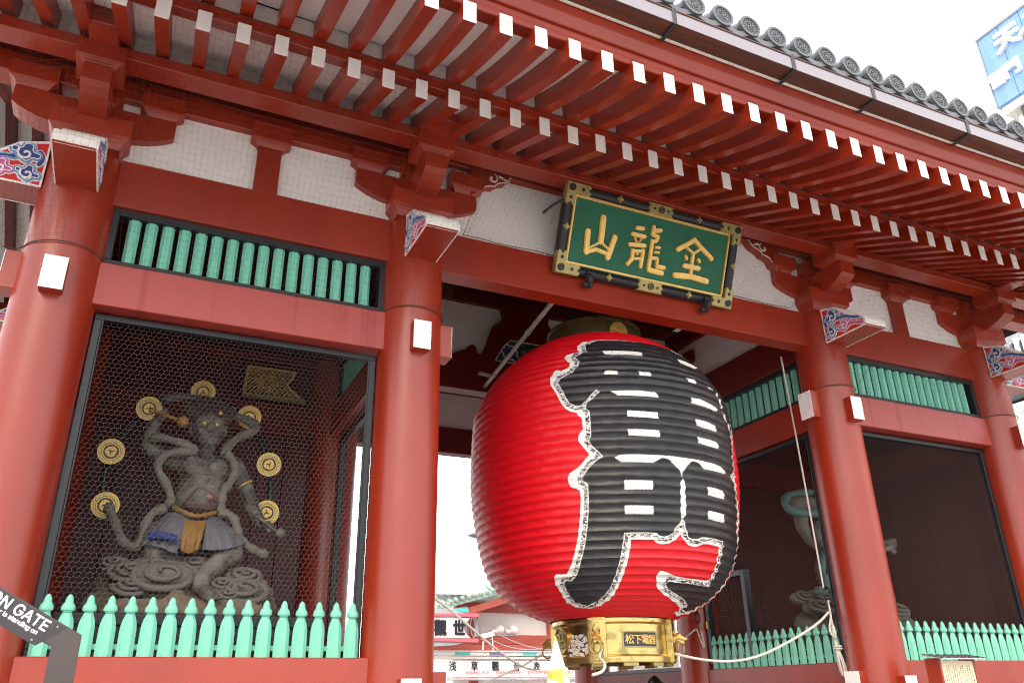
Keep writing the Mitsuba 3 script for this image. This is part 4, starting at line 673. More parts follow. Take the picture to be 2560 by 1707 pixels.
part(L, 'brush_hatching', decal(hatch, .0032), 'brush_hatch', smooth=32)
part(L, 'white_outline', decal(white, .0034), 'paper_white', smooth=32)
def bend(m, r, th0):
    """flat mesh (x along, y = height, z = outwards) wrapped round the lantern's axis at radius r"""
    v = m.vertices.copy(); th = th0 + v[:, 0] / r; rr_ = r + v[:, 2]
    m = m.copy(); m.vertices = np.stack([rr_ * np.sin(th), Y0 - rr_ * np.cos(th), v[:, 1]], -1); return m
def curved(w, z0, z1, r, th0, t, n=10):
    return bend(cat([box(-w / 2 + w * q / n, -w / 2 + w * (q + 1) / n, z0, z1, 0, t, .0) if False else extr(sbox(-w / 2 + w * q / n, z0, -w / 2 + w * (q + 1) / n, z1), t) for q in range(n)]), r, th0)
axis = (0, Y0)
part(L, 'top_ring', lathe([(.50, 5.36), (.575, 5.36), (.578, 5.375), (.568, 5.385), (.568, 5.66), (.578, 5.67), (.578, 5.70), (.50, 5.70)], 96, center=axis), 'bronze', smooth=35)
k = part(L, 'crest_disc', bend(extr(Point(0, 5.515).buffer(.122, 24), .012), .570, 0.), 'gold_leaf')
part(k, 'rim', bend(extr(Point(0, 5.515).buffer(.122, 24).difference(Point(0, 5.515).buffer(.108, 24)), .018), .570, 0.), 'gold_leaf')
part(k, 'crest', bend(extr(affinity.translate(manji(.13, .15), 0, 5.515), .026), .570, 0.), 'gold_leaf')
part(L, 'hanger', cat([tube([(x, Y0, 5.68), (x, Y0, 7.05)], .03, 10) for x in (-.3, .3)]), 'iron', smooth=True)
B = part(L, 'brass_base', lathe([(.56, 1.90), (.632, 1.90), (.636, 1.906), (.636, 1.955), (.628, 1.962), (.602, 1.968), (.597, 1.975), (.597, 2.262), (.602, 2.27), (.626, 2.274), (.634, 2.282), (.634, 2.318), (.628, 2.328), (.56, 2.332)], 128, center=axis), 'brass', smooth=30)
part(L, 'base_inside', lathe([(.0, 2.2), (.55, 2.2), (.56, 2.1), (.56, 1.90)], 64, center=axis), 'bronze')
for a in range(0, 360, 30): part(B, 'foot', bend(extr(sbox(-.07, 1.868, .07, 1.902), .05), .575, math.radians(a + 15)), 'brass_dull')
for a in (-135, -45, 45, 135):
    t0 = math.radians(a)
    P_ = part(L, 'pilaster', curved(.175, 1.895, 2.335, .60, t0, .05, 8), 'brass')
    fr = sbox(-.082, 1.91, .082, 2.32).difference(sbox(-.068, 1.925, .068, 2.305))
    ar = union_all([fr, LineString(spline([(-.055, 2.12), (-.05, 2.2), (-.02, 2.27), (0, 2.285), (.02, 2.27), (.05, 2.2), (.055, 2.12)], 20)).buffer(.007), LineString(spline([(-.04, 1.95), (-.055, 2.0), (-.03, 2.05), (-.05, 2.09)], 16)).buffer(.009), LineString(spline([(.04, 1.95), (.055, 2.0), (.03, 2.05), (.05, 2.09)], 16)).buffer(.009), Point(-.028, 1.96).buffer(.014).exterior.buffer(.005), Point(.028, 1.96).buffer(.014).exterior.buffer(.005), Point(0, 2.235).buffer(.022)])
    part(P_, 'relief', bend(extr(ar, .014), .650, t0), 'brass')
    er = np.array([math.sin(t0), -math.cos(t0), 0]); et = np.array([math.cos(t0), math.sin(t0), 0]); o = np.array([0, Y0, 0]) + er * .64
    q = lambda r_, t_, z_: o + er * r_ + et * t_ + Z * z_
    hd = bones([((q(0, 0, 2.12), .045), (q(.06, 0, 2.15), .042)), ((q(.06, 0, 2.15), .042), (q(.125, 0, 2.125), .024)), ((q(.05, 0, 2.12), .03), (q(.11, 0, 2.09), .016)), ((q(.125, 0, 2.125), .022), (q(.15, 0, 2.128), .010)),
                ((q(.04, .022, 2.18), .012), (q(-.01, .04, 2.225), .006)), ((q(.04, -.022, 2.18), .012), (q(-.01, -.04, 2.225), .006)), ((q(.075, .024, 2.168), .014), (q(.085, .024, 2.172), .012)), ((q(.075, -.024, 2.168), .014), (q(.085, -.024, 2.172), .012)),
                ((q(.02, .04, 2.10), .014), (q(.0, .065, 2.07), .006)), ((q(.02, -.04, 2.10), .014), (q(.0, -.065, 2.07), .006))], 12)
    part(P_, 'dragon_head', melt(hd, .014, 4), 'gold', smooth=True)
    c = q(.085, 0, 2.045); th = np.linspace(0, 2 * np.pi, 25)[:-1]
    ringd = (et * .94 + er * .34) if a == 45 else (et * .5 + er * .85) if a == -135 else et
    part(P_, 'ring', tube(c + .058 * np.cos(th)[:, None] * ringd + .062 * np.sin(th)[:, None] * Z, .0095, 8, closed=True), 'brass_dull', smooth=True)
t0 = math.radians(-3)
k = part(L, 'maker_plate', curved(.40, 2.035, 2.195, .597, t0, .012, 10), 'brass_dull')
part(k, 'dark_field', curved(.372, 2.049, 2.181, .609, t0, .003, 10), 'sign_plate')
for n_, ch in enumerate('松下電器'): part(k, 'letter', bend(extr(affinity.translate(glyph(ch, .098), -.129 + n_ * .086, 2.115), .006), .612, t0), 'gold_leaf')
for a in (-90, 90):
    k = part(L, 'side_disc', bend(extr(Point(0, 2.125).buffer(.135, 24), .03), .597, math.radians(a)), 'brass_dull')
    part(k, 'rim', bend(extr(Point(0, 2.125).buffer(.135, 24).difference(Point(0, 2.125).buffer(.118, 24)), .042), .597, math.radians(a)), 'brass')
    part(k, 'crest', bend(extr(affinity.translate(manji(.14, .13), 0, 2.125), .042), .597, math.radians(a)), 'brass_dull')
rg = np.random.default_rng(3)
encl = [(u, z) for u in np.linspace(-.12, .12, 8) for z in np.linspace(1.995, 2.15, 5) if not (abs(u) > .09 and z > 2.1)]
for cname, sh in (('cloud_white', 0), ('blue', 1), ('signal_red', 2), ('panel_green', 3)):
    gs = []
    for n_, (u, z) in enumerate(encl):
        u2, z2 = u + rg.normal(0, .006), z + rg.normal(0, .006)
        if sh == 0: gs.append(affinity.translate(affinity.rotate(swirl(0, 0, .026), rg.uniform(0, 360)), u2, z2).buffer(.002))
        elif n_ % 3 == sh - 1: gs.append(Point(u2, z2).buffer(.014))
    part(L, 'enamel_cloud', bend(extr(union_all(gs), .012 if sh == 0 else .009), .597, math.radians(-66)), cname)

# ------------------------------------------------------------------ the name plaque
STROKES = [[[[[-0.844,0.512],[-0.828,0.275]],0.061],[[[-0.829,0.28],[-0.713,0.33],[-0.591,0.313]],0.04],[[[-0.679,0.695],[-0.672,0.549],[-0.669,0.423]],0.066],[[[-0.669,0.423],[-0.797,0.333]],0.02],[[[-0.669,0.423],[-0.549,0.353]],0.025],[[[-0.503,0.511],[-0.537,0.355],[-0.559,0.266]],0.063]],[[[[-0.241,0.674],[-0.154,0.682]],0.042],[[[-0.289,0.594],[-0.121,0.597]],0.042],[[[-0.253,0.564],[-0.221,0.517]],0.02],[[[-0.162,0.578],[-0.184,0.519]],0.02],[[[-0.306,0.472],[-0.105,0.498]],0.042],[[[-0.252,0.408],[-0.113,0.434]],0.032],[[[-0.253,0.414],[-0.249,0.318],[-0.3,0.249]],0.044],[[[-0.12,0.441],[-0.126,0.251]],0.044],[[[-0.244,0.324],[-0.117,0.347]],0.026],[[[-0.199,0.39],[-0.186,0.386]],0.03],[[[-0.024,0.732],[-0.028,0.644]],0.045],[[[-0.029,0.687],[0.076,0.71]],0.044],[[[-0.028,0.644],[0.053,0.629]],0.044],[[[0.053,0.629],[0.022,0.573]],0.04],[[[-0.019,0.57],[-0.018,0.245]],0.046],[[[-0.027,0.56],[0.045,0.586]],0.034],[[[0.033,0.507],[0.096,0.516]],0.026],[[[0.03,0.45],[0.092,0.46]],0.022],[[[0.01,0.379],[0.079,0.389]],0.034],[[[0.079,0.389],[0.081,0.286]],0.036],[[[-0.017,0.24],[0.168,0.236]],0.054],[[[0.079,0.297],[0.186,0.302]],0.044]],[[[[0.33,0.544],[0.442,0.622],[0.536,0.695]],0.052],[[[0.534,0.703],[0.67,0.614],[0.813,0.531]],0.054],[[[0.447,0.59],[0.548,0.545]],0.03],[[[0.666,0.636],[0.561,0.547]],0.03],[[[0.548,0.545],[0.551,0.29]],0.042],[[[0.449,0.486],[0.469,0.464]],0.04],[[[0.63,0.483],[0.65,0.465]],0.04],[[[0.444,0.378],[0.655,0.386]],0.052],[[[0.337,0.247],[0.554,0.271],[0.791,0.26]],0.061]]]
PO = np.array([0, -.189, 5.755]); PV = np.array([0, -.389, .9213])
pq = lambda m, w=0.: orient(m, PO + np.cross(X, PV) * w, X, PV)
Q = thing('name_plaque', 'green name plaque with three raised golden characters in a black and brass frame', 'plaque')
part(Q, 'board', pq(extr(sbox(-1.08, .09, 1.08, .89), .03), -.06), 'green_board')
part(Q, 'gold_fillet', pq(cat([bevel_extr(sbox(-1.062, .845, 1.03, .875), .03, .01), bevel_extr(sbox(-1.062, .115, 1.03, .14), .03, .01), bevel_extr(sbox(-1.062, .14, -1.038, .845), .03, .01), bevel_extr(sbox(1.008, .14, 1.03, .845), .03, .01)]), -.035), 'gold')
def rail(u0, u1, v, horiz=True):
    n = 9; th = np.linspace(0, np.pi, n); pts = [(.058 * math.cos(a), .062 * math.sin(a)) for a in th]
    m = extr(Polygon(pts), u1 - u0)                                # profile (x across, y up), z along
    return pq(orient(m, (u0, v, -.045), Y * -1, Z) if horiz else orient(m, (v, u1, -.045), X, Z))
def rail_v(u, v0, v1):
    m = extr(Polygon([(.058 * math.cos(a), .062 * math.sin(a)) for a in np.linspace(0, np.pi, 9)]), v1 - v0); return pq(orient(m, (u, v1, -.045), X, Z))
for v in (.928, .052):
    m = extr(Polygon([(.058 * math.cos(a), .062 * math.sin(a)) for a in np.linspace(0, np.pi, 9)]), 2.2)
    part(Q, 'frame_rail', pq(orient(m, (-1.1, v, -.045), Y, Z)), 'black_wood', smooth=40)
for u in (-1.125, 1.105): part(Q, 'frame_rail', rail_v(u, .05, .93), 'black_wood', smooth=40)
part(Q, 'back_frame', pq(extr(sbox(-1.175, 0, 1.175, .977).difference(sbox(-1.06, .11, 1.03, .87)), .05), -.09), 'black_wood')
def jag(x0, x1, n=5, a=.02):   # ragged leaf edge of a brass fitting
    return [(x0 + (x1 - x0) * k / (2 * n), a * (k % 2)) for k in range(2 * n + 1)]
def corner(su, sv):
    L1, L2, w = .30, .25, .118
    p = Polygon([(0, 0), (L1 - .02, 0), (L1, w * .25), (L1 - .035, w * .5), (L1, w * .78), (L1 - .02, w), (w, w), (w, L2 - .02), (w * .78, L2), (w * .5, L2 - .035), (w * .25, L2), (0, L2 - .02)])
    p = affinity.scale(p, su, sv, origin=(0, 0)); u0, v0 = (-1.183 if su > 0 else 1.163), (-.006 if sv > 0 else .987)
    return affinity.translate(p, u0, v0), (u0 + su * .06, v0 + sv * .06)
for su in (1, -1):
    for sv in (1, -1):
        p, (cu, cv) = corner(su, sv)
        holes = union_all([Point(cu + su * .135, cv).buffer(.016), Point(cu, cv + sv * .11).buffer(.016)])
        k = part(Q, 'corner_fitting', pq(bevel_extr(p.difference(holes), .085, .012), -.06), 'brass_dull')
        part(k, 'hole', pq(extr(holes, .066), -.05), 'black_wood')
        part(k, 'crest', pq(extr(union_all([Point(cu, cv).buffer(.036).exterior.buffer(.005), affinity.translate(affinity.rotate(tomoe(.034, 4), 10), cu, cv)]), .012), .022), 'black_wood')
for v in (.928, .052):
    p = Polygon([(-.17, -.062), (.17, -.062), (.145, -.03), (.175, 0), (.145, .03), (.17, .062), (-.17, .062), (-.145, .03), (-.175, 0), (-.145, -.03)])
    p = affinity.translate(p, .02, v)
    k = part(Q, 'middle_fitting', pq(bevel_extr(p, .085, .012), -.06), 'brass_dull')
    part(k, 'crest', pq(extr(union_all([Point(.02, v).buffer(.034).exterior.buffer(.005), affinity.translate(manji(.04, .18), .02, v), Point(-.07, v).buffer(.014), Point(.11, v).buffer(.014)]), .010), .023), 'black_wood')
ros = union_all([affinity.rotate(sbox(-.026, -.026, .026, .026), 45)] + [Point(.03 * math.cos(a), .03 * math.sin(a)).buffer(.011) for a in (0, np.pi / 2, np.pi, 3 * np.pi / 2)])
for u, v in ((-.52, .928), (.545, .928), (-.52, .052), (.545, .052), (-1.125, .495), (1.105, .495)):
    part(Q, 'rosette', pq(cat([bevel_extr(affinity.translate(ros, u, v), .03, .012), extr(Point(u, v).buffer(.014), .036)]), .008), 'brass_dull')
names = ['left character shaped like a mountain', 'middle character of many strokes', 'right character with a peaked roof']
for grp, lb in zip(STROKES, names):
    u_ = union_all([LineString(s).buffer(w * .52, cap_style=2, join_style=1).union(LineString(s).buffer(w * .40)) for s, w in grp])
    ends = []
    for s, w in grp:                                              # ragged brush ends
        if w > .038:
            for p, q_ in ((s[0], s[1]), (s[-1], s[-2])):
                d = np.array(p) - np.array(q_); d /= np.linalg.norm(d); nn = np.array([-d[1], d[0]])
                for o_ in (-.34, 0, .34):
                    c = np.array(p) + nn * o_ * w; ends.append(Polygon([c - nn * w * .16, c + nn * w * .16, c + d * w * (.34 + .1 * math.sin(o_ * 9 + p[0] * 30))]))
    u_ = union_all([u_] + ends).buffer(.002)
    part(Q, 'character', pq(bevel_extr(u_, .034, .016), -.032), 'gold', label='golden ' + lb)
for u in (-.775, .79):
    b_ = cat([pq(box(u - .03, u + .03, -.02, .07, .0, .05), .005)])
    a_ = [PO + X * u + PV * .03 + np.cross(X, PV) * .05, PO + X * u + PV * -.03 + np.cross(X, PV) * .07, PO + X * u + PV * -.075 + np.cross(X, PV) * .03, PO + X * u + PV * -.06 - np.cross(X, PV) * .10]
    part(Q, 'claw_hook', cat([b_, tube(spline(a_, 14), np.linspace(.030, .024, 14), 8), ball(a_[2] - X * .03, .034, sub=2), ball(a_[2] + X * .03, .034, sub=2)]), 'iron')
a_ = PO + X * -1.19 + PV * .78
part(Q, 'hanging_hook', tube([a_, a_ + [-.08, .10, -.03], a_ + [-.10, .30, -.02]], .014, 8), 'iron')

# ------------------------------------------------------------------ left statue: seated figure with a ring of drums
def build(chain, step, it, m, parent, name, amp=.006, f=9, lab=None, seed=0):
    t = rough(melt(bones(chain), step, it), amp, f, seed); return part(parent, name, t, m, smooth=True, label=lab)
S1 = thing('guardian_statue', 'grey guardian statue seated on carved clouds inside a ring of golden drums, left niche', 'statue')
c = lambda *p: np.array(p, float)
torso = [((c(-4.30, 1.42, 3.16), .25), (c(-4.30, 1.30, 3.38), .225)), ((c(-4.30, 1.30, 3.38), .225), (c(-4.285, 1.42, 3.62), .20)), ((c(-4.42, 1.40, 3.68), .13), (c(-4.15, 1.40, 3.70), .13)), ((c(-4.285, 1.42, 3.62), .20), (c(-4.285, 1.42, 3.74), .13)),
         ((c(-4.285, 1.40, 3.76), .085), (c(-4.30, 1.36, 3.93), .075)),
         ((c(-4.13, 1.40, 3.74), .11), (c(-4.02, 1.40, 3.74), .095)), ((c(-4.02, 1.40, 3.74), .095), (c(-3.87, 1.45, 3.54), .075)), ((c(-3.87, 1.45, 3.54), .078), (c(-3.80, 1.40, 3.34), .065)), ((c(-3.80, 1.40, 3.34), .068), (c(-3.71, 1.22, 3.14), .050)),
         ((c(-4.44, 1.40, 3.72), .11), (c(-4.56, 1.40, 3.74), .095)), ((c(-4.56, 1.40, 3.74), .095), (c(-4.80, 1.35, 3.82), .075)), ((c(-4.80, 1.35, 3.82), .075), (c(-4.82, 1.28, 4.0), .062)), ((c(-4.82, 1.28, 4.0), .058), (c(-4.76, 1.2, 4.10), .045)),
         ((c(-4.41, 1.24, 3.66), .10), (c(-4.36, 1.22, 3.62), .10)), ((c(-4.17, 1.24, 3.66), .10), (c(-4.21, 1.22, 3.62), .10)), ((c(-4.30, 1.12, 3.30), .10), (c(-4.30, 1.10, 3.33), .10)),
         ((c(-4.22, 1.4, 3.1), .2), (c(-4.04, 1.0, 2.92), .13)), ((c(-4.04, 1.0, 2.92), .125), (c(-4.0, .95, 2.82), .11)), ((c(-4.0, .95, 2.82), .105), (c(-4.20, .85, 2.60), .075)), ((c(-4.20, .85, 2.60), .08), (c(-4.25, .80, 2.54), .07)), ((c(-4.25, .80, 2.54), .07), (c(-4.14, .66, 2.41), .05)),
         ((c(-4.40, 1.4, 3.1), .2), (c(-4.62, 1.05, 2.94), .13)), ((c(-4.62, 1.05, 2.94), .125), (c(-4.60, .98, 2.80), .11)), ((c(-4.60, .98, 2.80), .10), (c(-4.40, 1.05, 2.72), .08)), ((c(-4.40, 1.05, 2.72), .07), (c(-4.22, .95, 2.72), .05))]
toes = [((c(-4.15 + .022 * k, .66 - .008 * k, 2.415), .026), (c(-4.115 + .022 * k, .60 - .006 * k, 2.395 + .004 * k), .017)) for k in range(-2, 3)]
fingR = [((c(-3.71, 1.21, 3.14), .030), (c(-3.66 + .012 * k, 1.14 - .01 * k, 3.165 - .022 * k), .016)) for k in range(4)] + [((c(-3.66 + .012 * k, 1.14 - .01 * k, 3.165 - .022 * k), .016), (c(-3.69 + .010 * k, 1.10 - .005 * k, 3.13 - .022 * k), .013)) for k in range(4)] + [((c(-3.72, 1.2, 3.16), .022), (c(-3.73, 1.13, 3.17), .015))]
fingL = [((c(-4.77, 1.2, 4.10), .032), (c(-4.74 + .008 * k, 1.13, 4.135 - .022 * k), .016)) for k in range(4)] + [((c(-4.74 + .008 * k, 1.13, 4.135 - .022 * k), .016), (c(-4.715 + .008 * k, 1.15, 4.15 - .022 * k), .013)) for k in range(4)] + [((c(-4.78, 1.18, 4.08), .02), (c(-4.745, 1.14, 4.06), .014))]
build(torso + toes + fingR + fingL, .028, 6, 'statue', S1, 'body', .008, 12)
head = [((c(-4.305, 1.36, 4.06), .125), (c(-4.30, 1.36, 4.00), .115)), ((c(-4.30, 1.30, 3.97), .09), (c(-4.30, 1.27, 3.93), .062)), ((c(-4.30, 1.245, 4.045), .026), (c(-4.30, 1.215, 4.0), .032)), ((c(-4.37, 1.27, 4.085), .03), (c(-4.33, 1.25, 4.07), .026)), ((c(-4.23, 1.27, 4.085), .03), (c(-4.27, 1.25, 4.07), .026)),
        ((c(-4.42, 1.37, 4.06), .03), (c(-4.42, 1.37, 4.0), .024)), ((c(-4.19, 1.37, 4.06), .03), (c(-4.19, 1.37, 4.0), .024)), ((c(-4.36, 1.25, 3.99), .035), (c(-4.34, 1.25, 3.96), .03)), ((c(-4.24, 1.25, 3.99), .035), (c(-4.26, 1.25, 3.96), .03)), ((c(-4.34, 1.225, 3.935), .016), (c(-4.26, 1.225, 3.935), .016))]
hsc = lambda p: c(-4.30, 1.34, 3.90) + (p - c(-4.30, 1.34, 3.90)) * 1.28
head = [((hsc(p), r * 1.28), (hsc(q), s * 1.28)) for (p, r), (q, s) in head]
hk = build(head, .02, 3, 'statue', S1, 'head', .004, 20)
part(hk, 'eye', cat([ball(hsc(c(-4.345, 1.238, 4.045)), .021, sub=2)]), 'gold_leaf'); part(hk, 'eye', cat([ball(hsc(c(-4.255, 1.238, 4.045)), .021, sub=2)]), 'gold_leaf')
hair = [((c(-4.305, 1.40, 4.10), .13), (c(-4.305, 1.42, 4.17), .10))] + [((c(-4.305 + .11 * math.cos(a), 1.40 - .03 * math.sin(a), 4.14 + .03 * math.sin(a)), .05), (c(-4.305 + (.17 + .03 * math.sin(5 * a)) * math.cos(a), 1.42, 4.20 + .10 * abs(math.sin(a))), .025)) for a in np.linspace(.1, 3.0, 9)]
hair = [((hsc(p), r * 1.28), (hsc(q), s * 1.28)) for (p, r), (q, s) in hair]
part(hk, 'hair', rough(melt(bones(hair, 12), .02, 3), .008, 24), 'statue_skin', smooth=True)
part(hk, 'gold_crown', ball(hsc(c(-4.24, 1.24, 4.14)), .022, sub=2), 'gold_leaf')
def ribs(y, z, w, n=5):
    return cat([tube(spline([(-4.285 - w, y + .10, z - k * .06 + .02), (-4.285, y, z - k * .06 - .02), (-4.285 + w, y + .10, z - k * .06 + .02)], 14), .014, 6) for k in range(n)])
part(S1, 'chest_fold', ribs(1.155, 3.60, .17, 4), 'statue', smooth=True)
part(S1, 'belly', rough(ball((-4.30, 1.10, 3.27), .115, (1.35, .7, .7)), .008, 14), 'statue_skin', smooth=True)
part(S1, 'belly_paint', rough(ball((-4.27, 1.045, 3.335), .05, (1.5, .6, .6)), .006, 20), 'dusty_pink', smooth=True)
def skirt(pts_top, pts_bot, mname, nm, bulge=.05, lab=None):
    A, B_ = spline(pts_top, 18), spline(pts_bot, 18); n = 14; t = np.linspace(0, 1, n)[:, None, None]
    P = A[None] * (1 - t) + B_[None] * t; P[..., 1] -= bulge * np.sin(np.pi * t[..., 0]) + .014 * np.sin(np.arange(18) * 1.3)[None] * t[..., 0]
    P2 = P + [0, .022, 0]; V = np.concatenate([P.reshape(-1, 3), P2.reshape(-1, 3)]); m = n * 18; F = []
    for i in range(n - 1):
        for j in range(17):
            a_, b_ = i * 18 + j, i * 18 + j + 1
            F += [[a_, b_ + 18, b_], [a_, a_ + 18, b_ + 18], [m + a_, m + b_, m + b_ + 18], [m + a_, m + b_ + 18, m + a_ + 18]]
    for i in range(n - 1):
        for j in (0, 17):
            a_ = i * 18 + j; F += [[a_, m + a_, m + a_ + 18], [a_, m + a_ + 18, a_ + 18]]
    for j in range(17):
        for i in (0, n - 1):
            a_ = i * 18 + j; F += [[a_, a_ + 1, m + a_ + 1], [a_, m + a_ + 1, m + a_]]
    return part(S1, nm, trimesh.Trimesh(V, np.array(F), process=False), mname, smooth=50, label=lab)
skirt([(-4.60, 1.15, 3.16), (-4.50, 1.05, 3.18), (-4.40, 1.02, 3.13)], [(-4.76, .95, 2.86), (-4.62, .82, 2.83), (-4.45, .86, 2.78)], 'statue_blue', 'robe', .06)
skirt([(-4.24, 1.02, 3.13), (-4.16, 1.08, 3.17), (-4.04, 1.2, 3.14)], [(-4.25, .86, 2.83), (-4.05, .80, 2.84), (-3.88, .92, 2.92)], 'statue_blue', 'robe', .06)
skirt([(-4.43, 1.0, 3.12), (-4.33, .98, 3.10), (-4.24, 1.0, 3.12)], [(-4.44, .88, 2.84), (-4.36, .83, 2.79), (-4.27, .88, 2.85)], 'ochre', 'apron', .05, 'ochre apron')
skirt([(-4.70, .86, 2.95), (-4.60, .78, 2.955), (-4.47, .82, 2.93)], [(-4.71, .84, 2.885), (-4.60, .77, 2.885), (-4.465, .81, 2.86)], 'faded_blue', 'blue_band', .025)
part(S1, 'sash', tube(spline([(-4.52, 1.12, 3.23), (-4.42, 1.0, 3.165), (-4.335, .985, 3.145), (-4.25, 1.0, 3.16), (-4.16, 1.12, 3.21)], 24), .022 + .006 * np.sin(np.arange(24) * 2.1), 8), 'ochre', smooth=True)
def scarf(S, pts, r=.034, m='statue_cloth', nm='scarf'):
    P = spline(pts, 40); t = tube(P, r * (1 + .15 * np.sin(np.arange(40) * .9)), 8); part(S, nm, rough(t, .006, 22), m, smooth=True)
scarf(S1, [(-4.79, 1.3, 3.88), (-4.46, 1.18, 3.83), (-4.40, 1.2, 3.80), (-4.62, 1.18, 3.75), (-4.71, 1.2, 3.62), (-4.63, 1.2, 3.48), (-4.56, 1.2, 3.35), (-4.57, 1.12, 3.25)], .042)
scarf(S1, [(-4.13, 1.2, 3.78), (-4.08, 1.25, 3.93), (-3.93, 1.3, 4.06), (-3.85, 1.35, 4.14), (-3.97, 1.45, 4.25), (-4.11, 1.5, 4.3), (-4.29, 1.6, 4.43), (-4.61, 1.6, 4.45), (-4.75, 1.55, 4.38)], .045)
scarf(S1, [(-4.13, 1.18, 3.8), (-4.03, 1.18, 3.68), (-4.03, 1.18, 3.57), (-4.10, 1.16, 3.43), (-4.11, 1.13, 3.30), (-4.12, 1.1, 3.22)], .042)
scarf(S1, [(-4.58, 1.1, 3.22), (-4.71, 1.1, 3.13), (-4.74, 1.05, 2.97), (-4.77, 1.05, 2.86), (-4.87, 1.1, 2.88), (-4.95, 1.2, 3.01), (-5.03, 1.3, 3.17), (-5.06, 1.4, 3.26)], .045)
scarf(S1, [(-4.14, 1.1, 3.21), (-3.98, 1.05, 3.13), (-3.93, 1.0, 2.98), (-3.85, .98, 2.90), (-3.77, .98, 2.86), (-3.67, 1.0, 2.83)], .042)
part(S1, 'armlet', cat([tube(c(-4.66, 1.375, 3.765) + .085 * np.cos(np.linspace(0, 6.28, 17)[:-1])[:, None] * c(.2, .98, 0) + .085 * np.sin(np.linspace(0, 6.28, 17)[:-1])[:, None] * c(-.3, 0, .95), .012, 6, True), tube(c(-3.89, 1.44, 3.57) + .085 * np.cos(np.linspace(0, 6.28, 17)[:-1])[:, None] * c(.75, .3, .55) + .085 * np.sin(np.linspace(0, 6.28, 17)[:-1])[:, None] * Y, .012, 6, True)]), 'gold_leaf', smooth=True)
part(S1, 'mallet', cat([tube([(-4.84, 1.14, 4.13), (-4.56, 1.05, 4.03)], .018, 8), ball((-4.56, 1.05, 4.03), .055, sub=2), ball((-4.84, 1.14, 4.13), .03, sub=2)]), 'ochre', smooth=True)
part(S1, 'mallet', cat([tube([(-3.78, 1.09, 3.20), (-3.60, 1.06, 3.07)], .018, 8), ball((-3.56, 1.06, 3.05), .05, sub=2)]), 'statue', smooth=True)
DR = [(-4.87, 1.75, 4.33), (-4.38, 1.8, 4.59), (-3.89, 1.75, 4.36), (-5.14, 1.7, 3.84), (-3.64, 1.7, 3.86), (-5.10, 1.65, 3.31), (-3.62, 1.65, 3.35)]
face = extr(Point(0, 0).buffer(.122, 20).difference(Point(0, 0).buffer(.086, 20)), .02)
studs = extr(union_all([affinity.rotate(sbox(.090, -.004, .116, .004), a, origin=(0, 0)) for a in range(0, 360, 12)]), .026)
for n_, p in enumerate(DR):
    v = c(*EYE) - c(*p); v[2] *= .55; v /= np.linalg.norm(v); uu = np.cross(Z, v); uu /= np.linalg.norm(uu); vv = np.cross(v, uu)
    ori = lambda m, o=0.: orient(m, c(*p) + v * o, uu, vv)
    k = part(S1, 'drum', ori(extr(Point(0, 0).buffer(.118, 20), .12), -.06), 'black_wood')
    part(k, 'gold_rim', ori(face, .06), 'gold_leaf'); part(k, 'gold_stud', ori(studs, .06), 'brass_dull')
    part(k, 'swirl', ori(cat([extr(affinity.rotate(tomoe(.066), n_ * 25, origin=(0, 0)), .012), extr(Point(0, 0).buffer(.075, 16).exterior.buffer(.006), .012)]), .06), 'gold_leaf')
hoop = [DR[5], DR[3], DR[0], DR[1], DR[2], DR[4], DR[6]]
for a, b in zip(hoop[:-1], hoop[1:]):
    a, b = c(*a), c(*b); m_ = (a + b) / 2; m_ = m_ + (m_ - c(-4.38, 1.75, 3.7)) * .05
    part(S1, 'drum_rod', tube(spline([a + [0, .06, 0], m_ + [0, .06, 0], b + [0, .06, 0]], 12), .030, 8), 'black_wood', smooth=True)
def cloudpile(S, cs, nm, m, seed):
    for (x, y, z, s) in cs:
        a = np.linspace(0, 1, 90); th = a * 6.28 * 2.6 + seed; r = s * (1 - .86 * a)
        P = np.stack([x + r * np.cos(th) * 1.25, y + r * np.sin(th) * .5 - .10 * a, z + r * np.sin(th) * .62 + s * .30 * a], -1)
        core = ball((x, y + .06, z), s, (1.25, .55, .62), 3)
        part(S, nm, cat([rough(core, .02, 9, seed), rough(tube(P, .034 * (1 - .55 * a) * (s / .2) ** .5, 8), .005, 20)]), m, smooth=45); seed += 1
cloudpile(S1, [(-4.52, .82, 2.56, .24), (-4.60, .95, 2.66, .16), (-4.78, .95, 2.62, .15), (-4.76, .82, 2.49, .12), (-4.93, 1.05, 2.70, .10), (-4.27, 1.0, 2.72, .11)], 'carved_cloud', 'cloud_carving', 0)
cloudpile(S1, [(-3.86, .82, 2.47, .21), (-3.85, .92, 2.62, .13), (-4.04, .86, 2.53, .11), (-3.99, .78, 2.44, .09)], 'carved_cloud', 'cloud_carving', 7)
rocks = [((c(-5.02, 1.1, 2.36), .13), (c(-4.5, .95, 2.38), .15)), ((c(-4.95, 1.2, 2.55), .14), (c(-4.4, 1.3, 2.55), .2)), ((c(-4.5, .95, 2.38), .15), (c(-3.65, 1.0, 2.38), .13)), ((c(-3.9, 1.2, 2.45), .17), (c(-3.62, 1.1, 2.44), .09)), ((c(-4.4, .75, 2.33), .1), (c(-3.75, .75, 2.32), .09)), ((c(-4.9, .85, 2.30), .09), (c(-4.5, .75, 2.31), .09)), ((c(-4.3, 1.4, 2.6), .3), (c(-4.3, 1.4, 2.85), .22))]
rk = melt(bones(rocks, 10), .035, 1); rk.vertices[:, 2] += .022 * np.round(6 * (meshkit.fbm(rk.vertices * 7, 3) - .5)); part(S1, 'rock', rough(rk, .045, 7), 'rock')
single('statue_pedestal', cat([box(-5.25, -3.25, .45, 2.2, 1.6, 2.16), box(-5.28, -3.22, .42, 2.23, 2.16, 2.25)]), 'black_wood', 'low black pedestal block under the rock of the left statue', 'pedestal')

